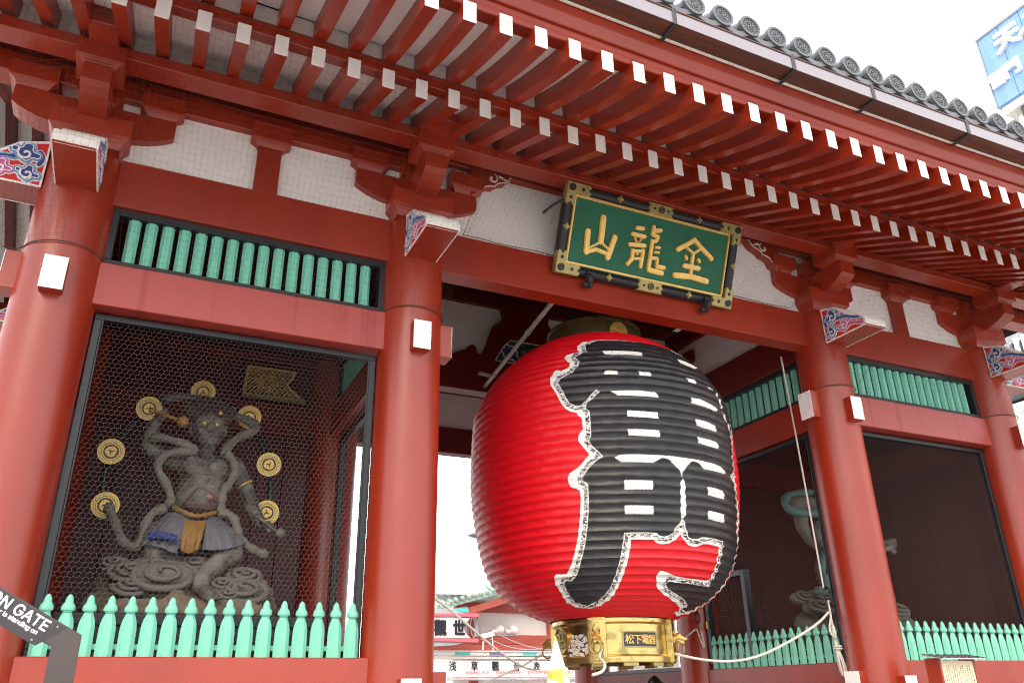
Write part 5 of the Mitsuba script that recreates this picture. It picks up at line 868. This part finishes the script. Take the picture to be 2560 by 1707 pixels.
# ------------------------------------------------------------------ right statue, mostly behind the third column
S2 = thing('guardian_statue', 'pale guardian statue under an arched wind bag, half hidden behind a red column', 'statue')
body = [((c(3.78, 1.42, 3.05), .25), (c(3.78, 1.36, 3.35), .21)), ((c(3.78, 1.36, 3.35), .21), (c(3.78, 1.40, 3.62), .19)), ((c(3.66, 1.40, 3.66), .12), (c(3.92, 1.40, 3.66), .12)), ((c(3.78, 1.38, 3.72), .08), (c(3.78, 1.34, 3.86), .08)),
        ((c(3.63, 1.38, 3.66), .11), (c(3.45, 1.35, 3.58), .09)), ((c(3.45, 1.35, 3.58), .085), (c(3.50, 1.22, 3.36), .065)), ((c(3.50, 1.22, 3.36), .06), (c(3.52, 1.15, 3.28), .05)),
        ((c(3.95, 1.38, 3.66), .11), (c(4.2, 1.35, 3.52), .09)), ((c(4.2, 1.35, 3.52), .085), (c(4.42, 1.25, 3.46), .065)), ((c(4.42, 1.25, 3.46), .06), (c(4.62, 1.2, 3.46), .045)),
        ((c(3.7, 1.4, 3.0), .2), (c(3.48, 1.05, 2.9), .14)), ((c(3.48, 1.05, 2.9), .13), (c(3.55, .95, 2.7), .09)), ((c(3.86, 1.4, 3.0), .2), (c(4.1, 1.05, 2.95), .14)), ((c(4.1, 1.05, 2.95), .13), (c(4.1, .9, 2.66), .09))]
fing = [((c(4.62, 1.2, 3.46), .035), (c(4.70, 1.18, 3.50 - .03 * k), .015)) for k in range(4)] + [((c(4.70, 1.18, 3.50 - .03 * k), .015), (c(4.76, 1.17, 3.52 - .035 * k), .012)) for k in range(4)] + [((c(4.62, 1.2, 3.46), .02), (c(4.65, 1.15, 3.53), .014))]
build(body + fing, .03, 6, 'statue', S2, 'body', .01, 12, seed=4)
build([((c(3.78, 1.32, 3.98), .125), (c(3.78, 1.31, 3.90), .11)), ((c(3.78, 1.20, 3.94), .03), (c(3.78, 1.18, 3.90), .03)), ((c(3.72, 1.22, 3.99), .03), (c(3.84, 1.22, 3.99), .03)), ((c(3.78, 1.38, 4.05), .11), (c(3.78, 1.40, 4.16), .05)), ((c(3.66, 1.33, 3.98), .025), (c(3.66, 1.33, 3.92), .02)), ((c(3.90, 1.33, 3.98), .025), (c(3.90, 1.33, 3.92), .02))], .02, 3, 'statue', S2, 'head', .006, 18, seed=5)
scarf(S2, [(4.35, 1.45, 4.05), (4.1, 1.5, 4.2), (3.82, 1.5, 4.17), (3.52, 1.5, 4.13), (3.28, 1.5, 4.07), (3.13, 1.45, 3.96), (3.12, 1.4, 3.87), (3.25, 1.35, 3.81), (3.44, 1.3, 3.80), (3.62, 1.28, 3.80)], .055, 'verdigris', 'bag_edge')
bag = bones([((c(3.30, 1.45, 3.93), .12), (c(4.2, 1.55, 4.02), .13)), ((c(3.35, 1.42, 3.80), .10), (c(3.32, 1.4, 3.63), .085)), ((c(3.32, 1.4, 3.63), .085), (c(3.39, 1.38, 3.46), .06)), ((c(3.39, 1.38, 3.46), .06), (c(3.52, 1.32, 3.28), .02))])
part(S2, 'wind_bag', rough(melt(bag, .03, 6), .008, 10), 'statue_cloth', smooth=True)
scarf(S2, [(3.45, 1.15, 3.25), (3.31, 1.1, 3.18), (3.22, 1.08, 3.02), (3.18, 1.0, 2.86), (3.14, .98, 2.78), (2.98, .98, 2.76)], .05, 'verdigris')
scarf(S2, [(4.3, 1.2, 3.40), (4.5, 1.15, 3.36), (4.62, 1.15, 3.38), (4.66, 1.15, 3.31)], .035)
cloudpile(S2, [(2.90, 1.15, 2.68, .13), (3.12, 1.05, 2.70, .14), (2.98, 1.0, 2.55, .15), (3.3, 1.0, 2.55, .2), (4.35, 1.0, 2.55, .14)], 'carved_cloud', 'grey_rock', 3)
rk = melt(bones([((c(3.0, 1.25, 2.36), .17), (c(3.7, 1.2, 2.45), .25)), ((c(3.7, 1.2, 2.45), .25), (c(4.5, 1.1, 2.36), .14)), ((c(3.8, 1.4, 2.6), .3), (c(3.8, 1.4, 2.8), .22)), ((c(4.2, 1.1, 2.5), .16), (c(4.40, 1.0, 2.50), .09))], 10), .04, 1)
part(S2, 'rock', rough(rk, .05, 7, 3), 'grey_rock')
single('statue_pedestal', cat([box(2.96, 5.0, .5, 2.2, 1.6, 2.16), box(2.93, 5.03, .47, 2.23, 2.16, 2.25)]), 'black_wood', 'low black pedestal under the half hidden right statue', 'pedestal')

# ------------------------------------------------------------------ ropes, hooks and the ceiling pipe
single('ceiling_pipe', cat([tube([(-1.03, -.0, 5.6), (-.62, 3.2, 5.6)], .028, 10), tube([(-.93, 2.49, 5.6), (-.70, 2.52, 5.6)], .026, 10), *[tube([(-1.03 + .41 * t - .0063, 3.2 * t - .05, 5.6), (-1.03 + .41 * t + .0063, 3.2 * t + .05, 5.6)], .036, 10) for t in (.32, .77)]]), 'pipe_grey', 'slanting grey pipe with a short branch between second column and lantern top', 'pipe', smooth=True)
def rope(name, pts, r, label, n=60, group=None, m='rope'):
    return single(name, tube(spline(pts, n) + .003 * np.sin(np.arange(n) * 1.7)[:, None] * [.1, .1, .2], r, 7), m, label, 'rope', smooth=True, group=group)
rope('rope', [(2.33, .30, 5.52), (2.35, .30, 5.0), (2.38, .30, 4.0), (2.41, .30, 2.68)], .011, 'straight white rope hanging down beside the red column right of the lantern', 30)
rope('rope', [(.43, .51, 1.985), (.60, .45, 1.945), (.85, .42, 1.915), (1.12, .38, 1.915), (1.45, .34, 1.98), (1.85, .30, 2.13), (2.2, .28, 2.29), (2.40, .28, 2.42)], .014, 'white rope sagging from the lantern base ring to the hook by the right column')
rope('rope', [(-.44, .50, 2.02), (-.52, .42, 1.95), (-.62, .2, 1.90), (-.78, -.1, 1.84), (-1.2, -.6, 1.76)], .013, 'short pale rope slanting left and down from the front ring of the lantern base')
rope('rope', [(-2.42, -.05, 2.40), (-2.0, .25, 2.22), (-1.6, .6, 2.06), (-1.2, .95, 1.93), (-.8, 1.4, 1.87), (-.55, 1.7, 1.88)], .011, 'grey cable falling from the second column past the shop signs to the lantern base')
rope('rope', [(-.58, 1.55, 2.02), (-.85, 1.5, 1.90), (-1.25, 1.45, 1.76), (-1.7, 1.4, 1.62)], .011, 'grey rope dropping to the left from the rear ring of the lantern base')
rope('rope', [(.60, 1.55, 1.98), (1.1, 1.95, 2.02), (1.7, 2.35, 2.15), (2.30, 2.72, 2.36), (2.40, 2.72, 2.42)], .011, 'thin grey rope rising from behind the lantern base to the black hook')
def hook(x, y, z, label, ang=0):
    th = np.linspace(0, 2 * np.pi, 25)[:-1]; dx = c(math.cos(ang), math.sin(ang), 0)
    k = thing('iron_hook', label, 'hook')
    part(k, 'eye', tube(c(x, y, z) + .045 * np.cos(th)[:, None] * dx + .075 * np.sin(th)[:, None] * Z, .011, 7, True), 'iron', smooth=True)
    part(k, 'link', tube(c(x, y, z - .125) + .022 * np.cos(th)[:, None] * (dx * .5 + np.cross(Z, dx) * .8) + .06 * np.sin(th)[:, None] * Z, .008, 6, True), 'iron', smooth=True)
    part(k, 'stud', ball((x + .02, y + .05, z + .07), .03, sub=2), 'iron', smooth=True)
hook(2.44, 2.72, 2.57, 'black iron hook with a link on the shaded column right of the lantern base')
hook(2.43, .28, 2.62, 'small dark iron hook at the end of the straight white rope')
rope('rope', [(2.40, 2.70, 2.42), (2.41, 2.66, 2.3), (2.43, 2.62, 2.18), (2.46, 2.66, 2.3), (2.46, 2.70, 2.40)], .010, 'little loop of pale rope hanging from the black hook on the rear column', 30)
bd = [tube(spline([(2.40 + .012 * math.cos(k * 1.1), .25 + .012 * math.sin(k * 1.1), 2.27), (2.41 + .010 * math.cos(k), .25, 2.1), (2.44 + .03 * math.cos(k * 1.1), .25 + .03 * math.sin(k * 1.1), 1.88), (2.46 + .02 * math.cos(k), .25 + .02 * math.sin(k), 1.76)], 16), .011, 6) for k in range(6)]
bd += [tube(c(2.425, .25, zz) + .040 * np.cos(np.linspace(0, 6.28, 17)[:-1])[:, None] * X + .040 * np.sin(np.linspace(0, 6.28, 17)[:-1])[:, None] * Y, .011, 6, True) for zz in (2.06, 2.035)]
bd += [tube(spline([(2.42, .27, 2.42), (2.36, .24, 2.30), (2.33, .22, 2.19), (2.38, .22, 2.15), (2.41, .24, 2.22), (2.40, .25, 2.30)], 30), .011, 6), tube(spline([(2.42, .27, 2.55), (2.41, .26, 2.4), (2.40, .25, 2.27)], 12), .011, 6)]
single('rope_bundle', cat(bd), 'rope', 'coiled bundle of white rope tied off beside the right column above its low white box', 'rope', smooth=True)

# ------------------------------------------------------------------ information sign, lower left
IS = thing('information_sign', 'dark metal information sign with white English lettering on a slanted arm, lower left', 'sign')
so = c(-4.962, -2.80, 1.868)                                    # outer corner of the bend
dn = c(*EYE) - so; dn[2] *= .2; dn /= np.linalg.norm(dn); su = np.cross(Z, dn); su /= np.linalg.norm(su)
ang = 30; ua = c(*(-su * math.cos(math.radians(ang)) + Z * math.sin(math.radians(ang)))); ub = np.cross(dn, -ua)
pl2 = Polygon([(0, 0), (-.9 * math.cos(.50), .9 * math.sin(.50)), (-.9 * math.cos(.50) - .062, .9 * math.sin(.50) - .112), (-.108, -.045), (-.112, -1.9), (-.0, -1.9)])
part(IS, 'post', orient(bevel_extr(pl2, .03, .004), so - dn * .03, su, Z), 'sign_metal')
ra = math.radians(28.6); A_ = np.array([-math.cos(ra), math.sin(ra)]); N_ = np.array([-math.sin(ra), -math.cos(ra)])
face = Polygon([np.array([-.055, .022]) * 0 + A_ * .065 + N_ * .006, A_ * .88 + N_ * .006, A_ * .88 + N_ * .118, A_ * .125 + N_ * .118])
part(IS, 'plate', orient(extr(face, .002), so + dn * .001, su, Z), 'sign_plate')
def put_text(txt, hgt, right_edge, drop, bold, depth=.0015):
    m = meshkit.text_mesh(txt, hgt, depth, bold=bold); w = m.bounds[1][0]
    M = np.eye(4); ux = su * -A_[0] + Z * -A_[1]; uy = su * -N_[0] + Z * -N_[1]
    M[:3, 0], M[:3, 1], M[:3, 2] = ux, uy, dn; p2 = A_ * right_edge + N_ * drop; M[:3, 3] = so + dn * .003 + su * p2[0] + Z * p2[1] - ux * w
    m.apply_transform(M); part(IS, 'lettering', m, 'lettering_white')
put_text('KAMINARIMON GATE', .043, .130, .058, True); put_text('to the right. The god of thunder is standing on', .0175, .150, .083, True); put_text('the left.', .0175, .43, .106, True)
part(IS, 'screw', cat([ball(so + dn * .003 + su * p[0] + Z * p[1], .004, sub=1) for p in (A_ * .10 + N_ * .02, A_ * .15 + N_ * .106)]), 'zinc')

# ------------------------------------------------------------------ roofed notice board, lower right
NB = thing('notice_board', 'small wooden notice board with a zinc roof and columns of handwriting, lower right corner', 'notice board')
nx0, nx1, ny = 2.50, 2.96, -.95
part(NB, 'panel', box(nx0, nx1, ny, ny + .03, 1.0, 1.865, .003), 'notice_wood')
part(NB, 'side_board', box(nx0 - .025, nx0, ny - .01, ny + .16, .2, 1.89, .004), 'red'); part(NB, 'side_board', box(nx1, nx1 + .025, ny - .01, ny + .16, .2, 1.89, .004), 'red')
k = part(NB, 'roof', orient(extr(Polygon([(-.13, -.018), (.10, .022), (.105, .034), (-.13, -.008)]), nx1 - nx0 + .16), (nx0 - .08, ny + .03, 1.892), Y, Z), 'zinc')
for q in range(7): part(k, 'seam', orient(extr(Polygon([(-.132, -.010), (.10, .032), (.10, .038), (-.132, -.004)]), .010), (nx0 - .08 + q * (nx1 - nx0 + .15) / 6, ny + .03, 1.894), Y, Z), 'steel_dark')
wr = np.random.default_rng(11); dash = []
for q in range(13):
    x = nx1 - .035 - q * .032; z = 1.82 - .05 * (q % 3 == 0)
    while z > 1.45:
        h_ = wr.uniform(.010, .016); dash += [sbox(x - .006, z - h_, x + .006, z - h_ + .003), sbox(x - .0015 + wr.normal(0, .002), z - h_, x + .0015, z), sbox(x - .005, z - h_ * .5, x + .004, z - h_ * .5 + .0025)]; z -= .019
part(NB, 'handwriting', orient(extr(union_all(dash), .001), (0, ny - .0012, 0), X, Z), 'ink', kind='stuff')

# ------------------------------------------------------------------ people
def person(name, label, x, y, top, hairm, coatm, turn=0.):
    Pn = thing(name, label, 'person'); h_ = top / 1.02; q = lambda a, b, d: c(x, y, 0) + c(a * math.cos(turn) - b * math.sin(turn), a * math.sin(turn) + b * math.cos(turn), d * h_)
    ch = [((q(0, 0, .915), .088), (q(0, -.02, .885), .076)), ((q(0, -.045, .875), .05), (q(0, -.05, .862), .042)), ((q(0, -.098, .905), .012), (q(0, -.108, .888), .015)), ((q(0, .01, .86), .052), (q(0, .015, .81), .058)),
          ((q(-.16, .02, .80), .06), (q(.16, .02, .80), .06)), ((q(0, .02, .79), .11), (q(0, .02, .56), .13)), ((q(-.07, .02, .54), .11), (q(.07, .02, .54), .11)), ((q(-.09, .02, .52), .09), (q(-.09, .0, .28), .062)), ((q(-.09, .0, .28), .06), (q(-.09, .03, .05), .042)), ((q(-.09, .03, .045), .045), (q(-.09, -.10, .02), .032)), ((q(.09, .02, .52), .09), (q(.09, .0, .28), .062)), ((q(.09, .0, .28), .06), (q(.09, .03, .05), .042)), ((q(.09, .03, .045), .045), (q(.09, -.10, .02), .032)),
          ((q(-.19, .02, .79), .052), (q(-.23, .03, .62), .044)), ((q(-.23, .03, .62), .042), (q(-.22, -.04, .48), .034)), ((q(.19, .02, .79), .052), (q(.23, .03, .62), .044)), ((q(.23, .03, .62), .042), (q(.22, -.04, .48), .034)), ((q(-.085, .0, .90), .02), (q(-.085, .0, .885), .017)), ((q(.085, .0, .90), .02), (q(.085, .0, .885), .017))]
    for s in (-1, 1): ch += [((q(s * .22, -.05, .475), .028), (q(s * .22 + .012 * k, -.06, .43), .011)) for k in range(-1, 3)] + [((q(s * .22, -.05, .475), .022), (q(s * .20, -.075, .45), .012))]
    part(Pn, 'body', melt(bones(ch, 14), .03, 4), 'skin', smooth=True)
    hr = [((q(0, .012, .928), .098), (q(0, .02, .90), .098)), ((q(-.04, -.045, .955), .05), (q(.04, -.045, .955), .05)), ((q(-.07, .0, .90), .03), (q(-.075, .02, .86), .025)), ((q(.07, .0, .90), .03), (q(.075, .02, .86), .025)), ((q(0, .05, .90), .07), (q(0, .05, .84), .05))]
    hm = melt(bones(hr, 18), .016, 3)
    strand = []
    for a in np.linspace(0, 2 * np.pi, 90)[:-1]:
        top_ = q(.02 * math.cos(a * 3), .02, 0) + Z * (top - .004)
        e_ = q(.098 * math.cos(a), .015 + .10 * math.sin(a), .925); m_ = (top_ + e_) / 2 + (e_ - q(0, .012, .925)) * .30 + Z * .022
        strand.append(tube(spline([top_, m_, e_], 8), .0045, 4))
    part(Pn, 'hair', cat([hm] + strand), hairm, smooth=45)
    coat = bones([((q(-.165, .02, .795), .072), (q(.165, .02, .795), .072)), ((q(0, .02, .80), .115), (q(0, .02, .50), .155)), ((q(-.19, .02, .79), .068), (q(-.23, .03, .62), .058)), ((q(-.23, .03, .62), .056), (q(-.22, -.04, .50), .046)), ((q(.19, .02, .79), .068), (q(.23, .03, .62), .058)), ((q(.23, .03, .62), .056), (q(.22, -.04, .50), .046))], 14)
    part(Pn, 'coat', rough(melt(coat, .035, 5), .008, 10), coatm, smooth=True)
    tr = bones([((q(s * .09, .02, .52), .10), (q(s * .09, .0, .28), .076)) for s in (-1, 1)] + [((q(s * .09, .0, .28), .074), (q(s * .09, .03, .06), .058)) for s in (-1, 1)], 12)
    part(Pn, 'trousers', melt(tr, .04, 4), 'coat', smooth=True)
person('person', 'person with glossy black hair, only the crown of the head showing below the lantern base', 1.19, 2.0, 1.815, 'hair', 'coat', .3)
person('person', 'person with brownish hair, just the top of the head in the lower right corner', 3.28, -1.55, 1.63, 'hair_brown', 'coat_grey', .8)

# ------------------------------------------------------------------ folded white flag on a pole in front of the lantern base
FL = thing('guide_flag', 'folded white and yellow flag rising to a point in front of the lantern base', 'flag')
fx, fy, ft = -1.22, 0., 2.10
part(FL, 'pole', tube([(fx, fy, .3), (fx, fy, ft - .01)], .006, 8), 'zinc', smooth=True)
V, F = [], []; nA, nB = 40, 26
for i_ in range(nB):
    t = i_ / (nB - 1); zz = ft - .75 * t
    for j_ in range(nA):
        a = j_ / nA * 2 * np.pi; r = (.006 + .235 * t ** .92) * (1 + .22 * math.sin(a * 5 + 3 * t) * min(1, 3 * t)) * .72
        V.append((fx + r * math.cos(a) + .03 * t, fy + r * .6 * math.sin(a), zz + .02 * math.sin(a * 3) * t))
for i_ in range(nB - 1):
    for j_ in range(nA):
        a_, b_ = i_ * nA + j_, i_ * nA + (j_ + 1) % nA; F += [[a_, b_ + nA, b_], [a_, a_ + nA, b_ + nA]]
part(FL, 'cloth', trimesh.Trimesh(np.array(V), np.array(F), process=False), 'flag_cloth', smooth=60)

# ------------------------------------------------------------------ the shopping street behind the gate
SB = thing('street_sign', 'long white street sign with black characters and red capitals, behind the gate', 'sign')
YS = 18.0
part(SB, 'board', box(4.0, 10.6, YS, YS + .25, 2.18, 2.665, .01), 'white_paint')
part(SB, 'top_rail', box(3.95, 10.65, YS - .06, YS + .3, 2.70, 2.78, .01), 'off_white'); part(SB, 'bottom_rail', box(3.95, 10.65, YS - .04, YS + .3, 2.10, 2.16, .01), 'wall_grey')
st = part(SB, 'striped_canopy', box(3.9, 10.7, YS - .10, YS + .3, 2.80, 2.90, .01), 'white_paint')
for q in range(6): part(st, 'coloured_stripe', box(4.75 + q * 1.15, 5.25 + q * 1.15, YS - .112, YS - .10, 2.81, 2.885, .001), ('turquoise', 'violet')[q % 2])
part(SB, 'ledge', box(3.9, 10.7, YS - .16, YS + .3, 2.905, 2.945, .01), 'off_white')
for ch, x in zip('浅草觀音表参道', (4.72, 5.44, 6.15, 6.88, 7.59, 8.32, 9.05)):
    part(SB, 'character', orient(extr(affinity.scale(glyph(ch, .29), .88, 1, origin=(0, 0)), .012), (x, YS - .004, 2.50), X, Z), 'ink')
for w_, x0, x1 in (('ASAKUSA', 5.145, 5.94), ('NAKAMISE', 6.18, 7.05), ('SHOPPING', 7.26, 8.13), ('STREET', 8.30, 8.93)):
    m = meshkit.text_mesh(w_, .085, .008); m.apply_scale([(x1 - x0) / (m.bounds[1][0] - m.bounds[0][0]), 1, 1]); m.apply_translation([-m.bounds[0][0], 0, 0])
    part(SB, 'lettering', orient(m, (x0, YS - .003, 2.275), X, Z), 'letter_red')
part(SB, 'post', cat([box(4.05, 4.25, YS + .02, YS + .22, 0, 2.1), box(9.9, 10.1, YS + .02, YS + .22, 0, 2.1)]), 'wall_grey')

DS = thing('drum_shaped_sign', 'drum shaped white shop sign with pink bands and two bold black characters', 'sign')
def barrel(z0, z1, y, m, nm, curve):
    n = 20; P = []
    for xx in np.linspace(2.75, 5.33, n): P.append((xx, curve((xx - 4.04) / 1.29)))
    pts = [(x_, z0 + d) for x_, d in P] + [(x_, z1 - d) for x_, d in P[::-1]]
    part(DS, nm, orient(extr(Polygon(pts).buffer(0), .3), (0, y, 0), X, Z), m)
pin = lambda x0, x1, z0, z1, bow: Polygon([(x0, z0)] + [(x1 - bow * math.sin(math.pi * t), z0 + (z1 - z0) * t) for t in np.linspace(0, 1, 16)] + [(x0, z1)])
yD = YS - .25
part(DS, 'face', orient(extr(pin(2.6, 5.10, 3.28, 3.86, .22), .25), (0, yD, 0), X, Z), 'white_paint')
part(DS, 'pink_band', orient(extr(Polygon([(2.6, 3.86), (5.35, 3.90), (5.35, 4.00), (2.6, 3.93)]), .3), (0, yD, 0), X, Z), 'banner_pink'); part(DS, 'pink_band', orient(extr(Polygon([(2.6, 3.20), (5.35, 3.16), (5.35, 3.26), (2.6, 3.28)]), .3), (0, yD, 0), X, Z), 'banner_pink')
part(DS, 'dark_end', orient(extr(Polygon([(2.6, 3.94), (5.0, 3.985), (4.6, 4.07), (4.1, 4.12), (2.6, 4.12)]), .25), (0, yD, 0), X, Z), 'wall_grey'); part(DS, 'dark_end', orient(extr(Polygon([(2.6, 3.20), (5.0, 3.155), (4.6, 3.08), (4.1, 3.05), (2.6, 3.05)]), .25), (0, yD, 0), X, Z), 'wall_grey')
for ch, x in (('觀', 4.11), ('世', 4.72)): part(DS, 'character', orient(extr(affinity.scale(glyph(ch, .47), .86, 1, origin=(0, 0)).buffer(.008), .02), (x, yD - .262, 3.565), X, Z), 'ink')
part(DS, 'turquoise_flap', orient(extr(Polygon([(4.55, 4.10), (5.08, 4.02), (5.08, 4.15), (4.7, 4.16)]), .1), (0, yD - .02, 0), X, Z), 'turquoise')

SH = thing('shop_house', 'red timbered shop house with pale green tiled eave behind the street sign', 'building')
part(SH, 'wall', cat([box(5.2, 14.0, 19.2, 27, 0, 4.6, .02)]), 'wall_white')
for x in (5.75, 8.6, 11.4): part(SH, 'post', box(x, x + .26, 19.05, 19.25, 0, 4.5), 'shop_red')
part(SH, 'beam', box(5.2, 14, 19.0, 19.24, 3.20, 3.5), 'shop_red'); part(SH, 'beam', box(5.2, 14, 19.0, 19.24, 4.2, 4.5), 'shop_red')
part(SH, 'brace', orient(extr(Polygon([(4.2, 3.98), (4.35, 4.05), (5.9, 3.1), (5.75, 3.0)]), .15), (0, 19.1, 0), X, Z), 'shop_red')
part(SH, 'awning', box(4.0, 14, 18.5, 19.1, 2.98, 3.16), 'shop_red')
# tiled roof: eave rising to the right (the house stands at an angle to the street)
rf = part(SH, 'roof', cat([orient(extr(Polygon([(0, 0), (7, 3.2), (7, 3.3), (0, .12)]), 10.5), (4.2, 18.2, 4.62), Y, Z)]), 'roof_pale')
e0, e1 = c(4.25, 18.15, 4.22), c(6.35, 18.15, 4.80)
part(SH, 'eave', orient(extr(Polygon([(4.2, 4.10), (6.6, 4.76), (6.6, 4.84), (4.2, 4.20)]), .5), (0, 18.6, 0), X, Z), 'roof_green')
part(SH, 'fascia', orient(extr(Polygon([(5.25, 4.22), (6.9, 4.72), (6.9, 4.50), (5.25, 4.0)]), .25), (0, 18.45, 0), X, Z), 'shop_red')
for q in range(11):
    t = q / 10; p = e0 + (e1 - e0) * t
    part(rf, 'eave_tile', tube([p + [0, -.12, .02], p + [0, .6, .30]], .055, 9), 'roof_green')
    part(rf, 'tile_row', tube([p + [0, .6, .30], p + [0, 6.5, 3.0]], .05, 7), 'roof_pale')
part(SH, 'drain_pipe', cat([tube(spline([(5.45, 18.7, 4.05), (5.75, 18.75, 4.0), (5.82, 18.75, 3.8), (5.80, 18.75, 3.4)], 16), .07, 10)]), 'wall_grey', smooth=True)
part(SH, 'gutter_end', tube([(5.05, 18.3, 4.15), (5.3, 18.3, 4.18)], .11, 12), 'wall_grey')
for x in (6.75, 7.25): part(SH, 'globe_lamp', cat([ball((x, 18.95, 3.66), .14, sub=2), tube([(x - .3, 18.95, 3.6), (x - .12, 18.95, 3.6)], .07, 8)]), 'lamp_globe', smooth=True)
part(SH, 'lamp_bar', box(6.2, 7.4, 18.98, 19.05, 3.46, 3.52), 'wall_grey')
SW = thing('white_house', 'plain white building with a barred vent and cream gable band, rising behind the tiled roof', 'building')
part(SW, 'wall', orient(extr(Polygon([(0, 0), (7.2, 0), (7.2, 7.9), (2.0, 8.4), (-1, 7.0)]), 6), (6.0, 31, 0), X, Z), 'wall_white')
part(SW, 'gable_band', orient(extr(Polygon([(-.6, 6.35), (3.4, 7.95), (3.4, 7.65), (-.6, 6.05)]), .2), (6.0, 24.95, 0), X, Z), 'wall_cream'); part(SW, 'ridge', orient(extr(Polygon([(-1.2, 6.55), (3.6, 8.05), (3.6, 7.98), (-1.2, 6.47)]), .3), (6.0, 24.9, 0), X, Z), 'wall_grey')
for q in range(5): part(SW, 'vent_bar', box(6.72 + q * .105, 6.78 + q * .105, 24.85, 25.0, 6.30, 6.60, .002), 'wall_grey')
part(SW, 'balcony_rail', cat([tube([(8.3 + .09 * q, 24.8, 7.0), (8.3 + .09 * q, 24.8, 7.75)], .012, 5) for q in range(12)] + [box(8.25, 9.4, 24.76, 24.84, 7.72, 7.78)]), 'wall_grey')
part(SW, 'balcony_hood', box(8.0, 9.5, 24.4, 25.0, 7.85, 8.1), 'wall_grey')
CC = thing('security_camera', 'white security camera on a short bracket above the street sign', 'camera')
part(CC, 'housing', orient(bevel_extr(sbox(-.22, -.07, .22, .07), .16, .02), (5.72, 17.72, 3.38), c(.97, 0, .24), c(-.24, 0, .97)), 'white_paint'); part(CC, 'lens', tube([(5.52, 17.64, 3.33), (5.47, 17.64, 3.32)], .05, 10), 'glass_dark')
part(CC, 'bracket', cat([tube([(5.62, 17.68, 3.33), (5.6, 17.7, 2.95)], .025, 7), tube([(5.9, 17.68, 3.38), (5.95, 17.7, 2.95)], .02, 7)]), 'white_paint')
wires = [tube(spline(p, 40), .012, 5) for p in ([(5.9, 17.9, 3.3), (7.0, 17.9, 3.0), (8.2, 17.9, 3.12)], [(6.1, 17.9, 3.5), (7.2, 17.9, 3.1), (8.6, 17.9, 2.98)], [(5.3, 17.9, 3.9), (5.28, 17.9, 3.5), (5.45, 17.9, 3.25)])]
single('overhead_wire', cat(wires), 'wall_grey', 'thin loose wires in front of the red shop house', 'wire')
TT = thing('shop_awning', 'row of colourful striped shop awnings at the foot of the street sign', 'awning')
for q in range(9): part(TT, 'stripe', box(4.1 + q * .7, 4.75 + q * .7, 17.4, 18.0, 1.6, 2.0, .01), ('white_paint', 'banner_pink', 'white_paint', 'violet')[q % 4])

# ------------------------------------------------------------------ buildings on the right
BT = thing('office_tower', 'pale building at the upper right carrying a light blue rooftop sign', 'building')
bx_ = 27.6
part(BT, 'wall', box(bx_, bx_ + 12, -9, 9.45, 0, 24.55, .05), 'wall_cream'); part(BT, 'parapet', box(bx_ - .15, bx_ + 12, -9, 9.9, 24.9, 25.3, .03), 'wall_white')
part(BT, 'window_band', box(bx_ - .05, bx_ + .1, -8, 9.2, 24.3, 24.88, .01), 'glass_dark')
for q in range(4): part(BT, 'floor_band', box(bx_ - .12, bx_, -9, 9.45, 21.2 - q * 3.2, 22.6 - q * 3.2, .02), 'wall_white')
RS = thing('rooftop_sign', 'light blue panelled sign with raised white characters on the upper right building', 'sign')
for q in range(14): part(RS, 'panel', box(bx_ - .2, bx_ + .1, 10.0 - 1.0 * (q + 1) + .012, 10.0 - 1.0 * q - .012, 25.4, 29.25, .01), 'sign_blue')
part(RS, 'top_edge', box(bx_ - .28, bx_ + .15, -4, 10.05, 29.25, 29.40, .02), 'wall_grey'); part(RS, 'side_edge', box(bx_ - .26, bx_ + .15, 10.0, 10.06, 25.4, 29.25, .02), 'wall_grey')
for ch, y, z, s in (('天', 8.71, 28.36, 1.2), ('ぷ', 7.62, 28.36, 1.1), ('ら', 6.5, 28.36, 1.1), ('雷', 9.60, 26.70, .80), ('門', 8.90, 26.76, .80)):
    part(RS, 'character', orient(bevel_extr(glyph(ch, s).buffer(.02), .14, .01), (bx_ - .2, y, z), -Y, Z), 'lettering_white')
OB = thing('louvred_building', 'blue grey louvred building glimpsed past the fourth column at the right edge', 'building')
part(OB, 'wall', box(16.2, 26, -4, 7.2, 0, 12.2, .05), 'wall_grey')
for q in range(60): part(OB, 'louvre', box(16.08, 16.2, 6.9 - q * .12, 6.95 - q * .12, 8.86, 10.2, .005), 'steel_dark' if q % 2 else 'wall_grey')
for y in (5.50, 5.28): part(OB, 'lit_window', box(16.06, 16.2, y - .07, y + .05, 9.6, 10.3, .004), 'white_paint')
part(OB, 'band', box(15.9, 16.2, -4, 7.2, 8.60, 8.84, .02), 'glass_dark'); part(OB, 'lower_wall', box(15.95, 16.2, -4, 7.2, 0, 8.55, .02), 'wall_white')
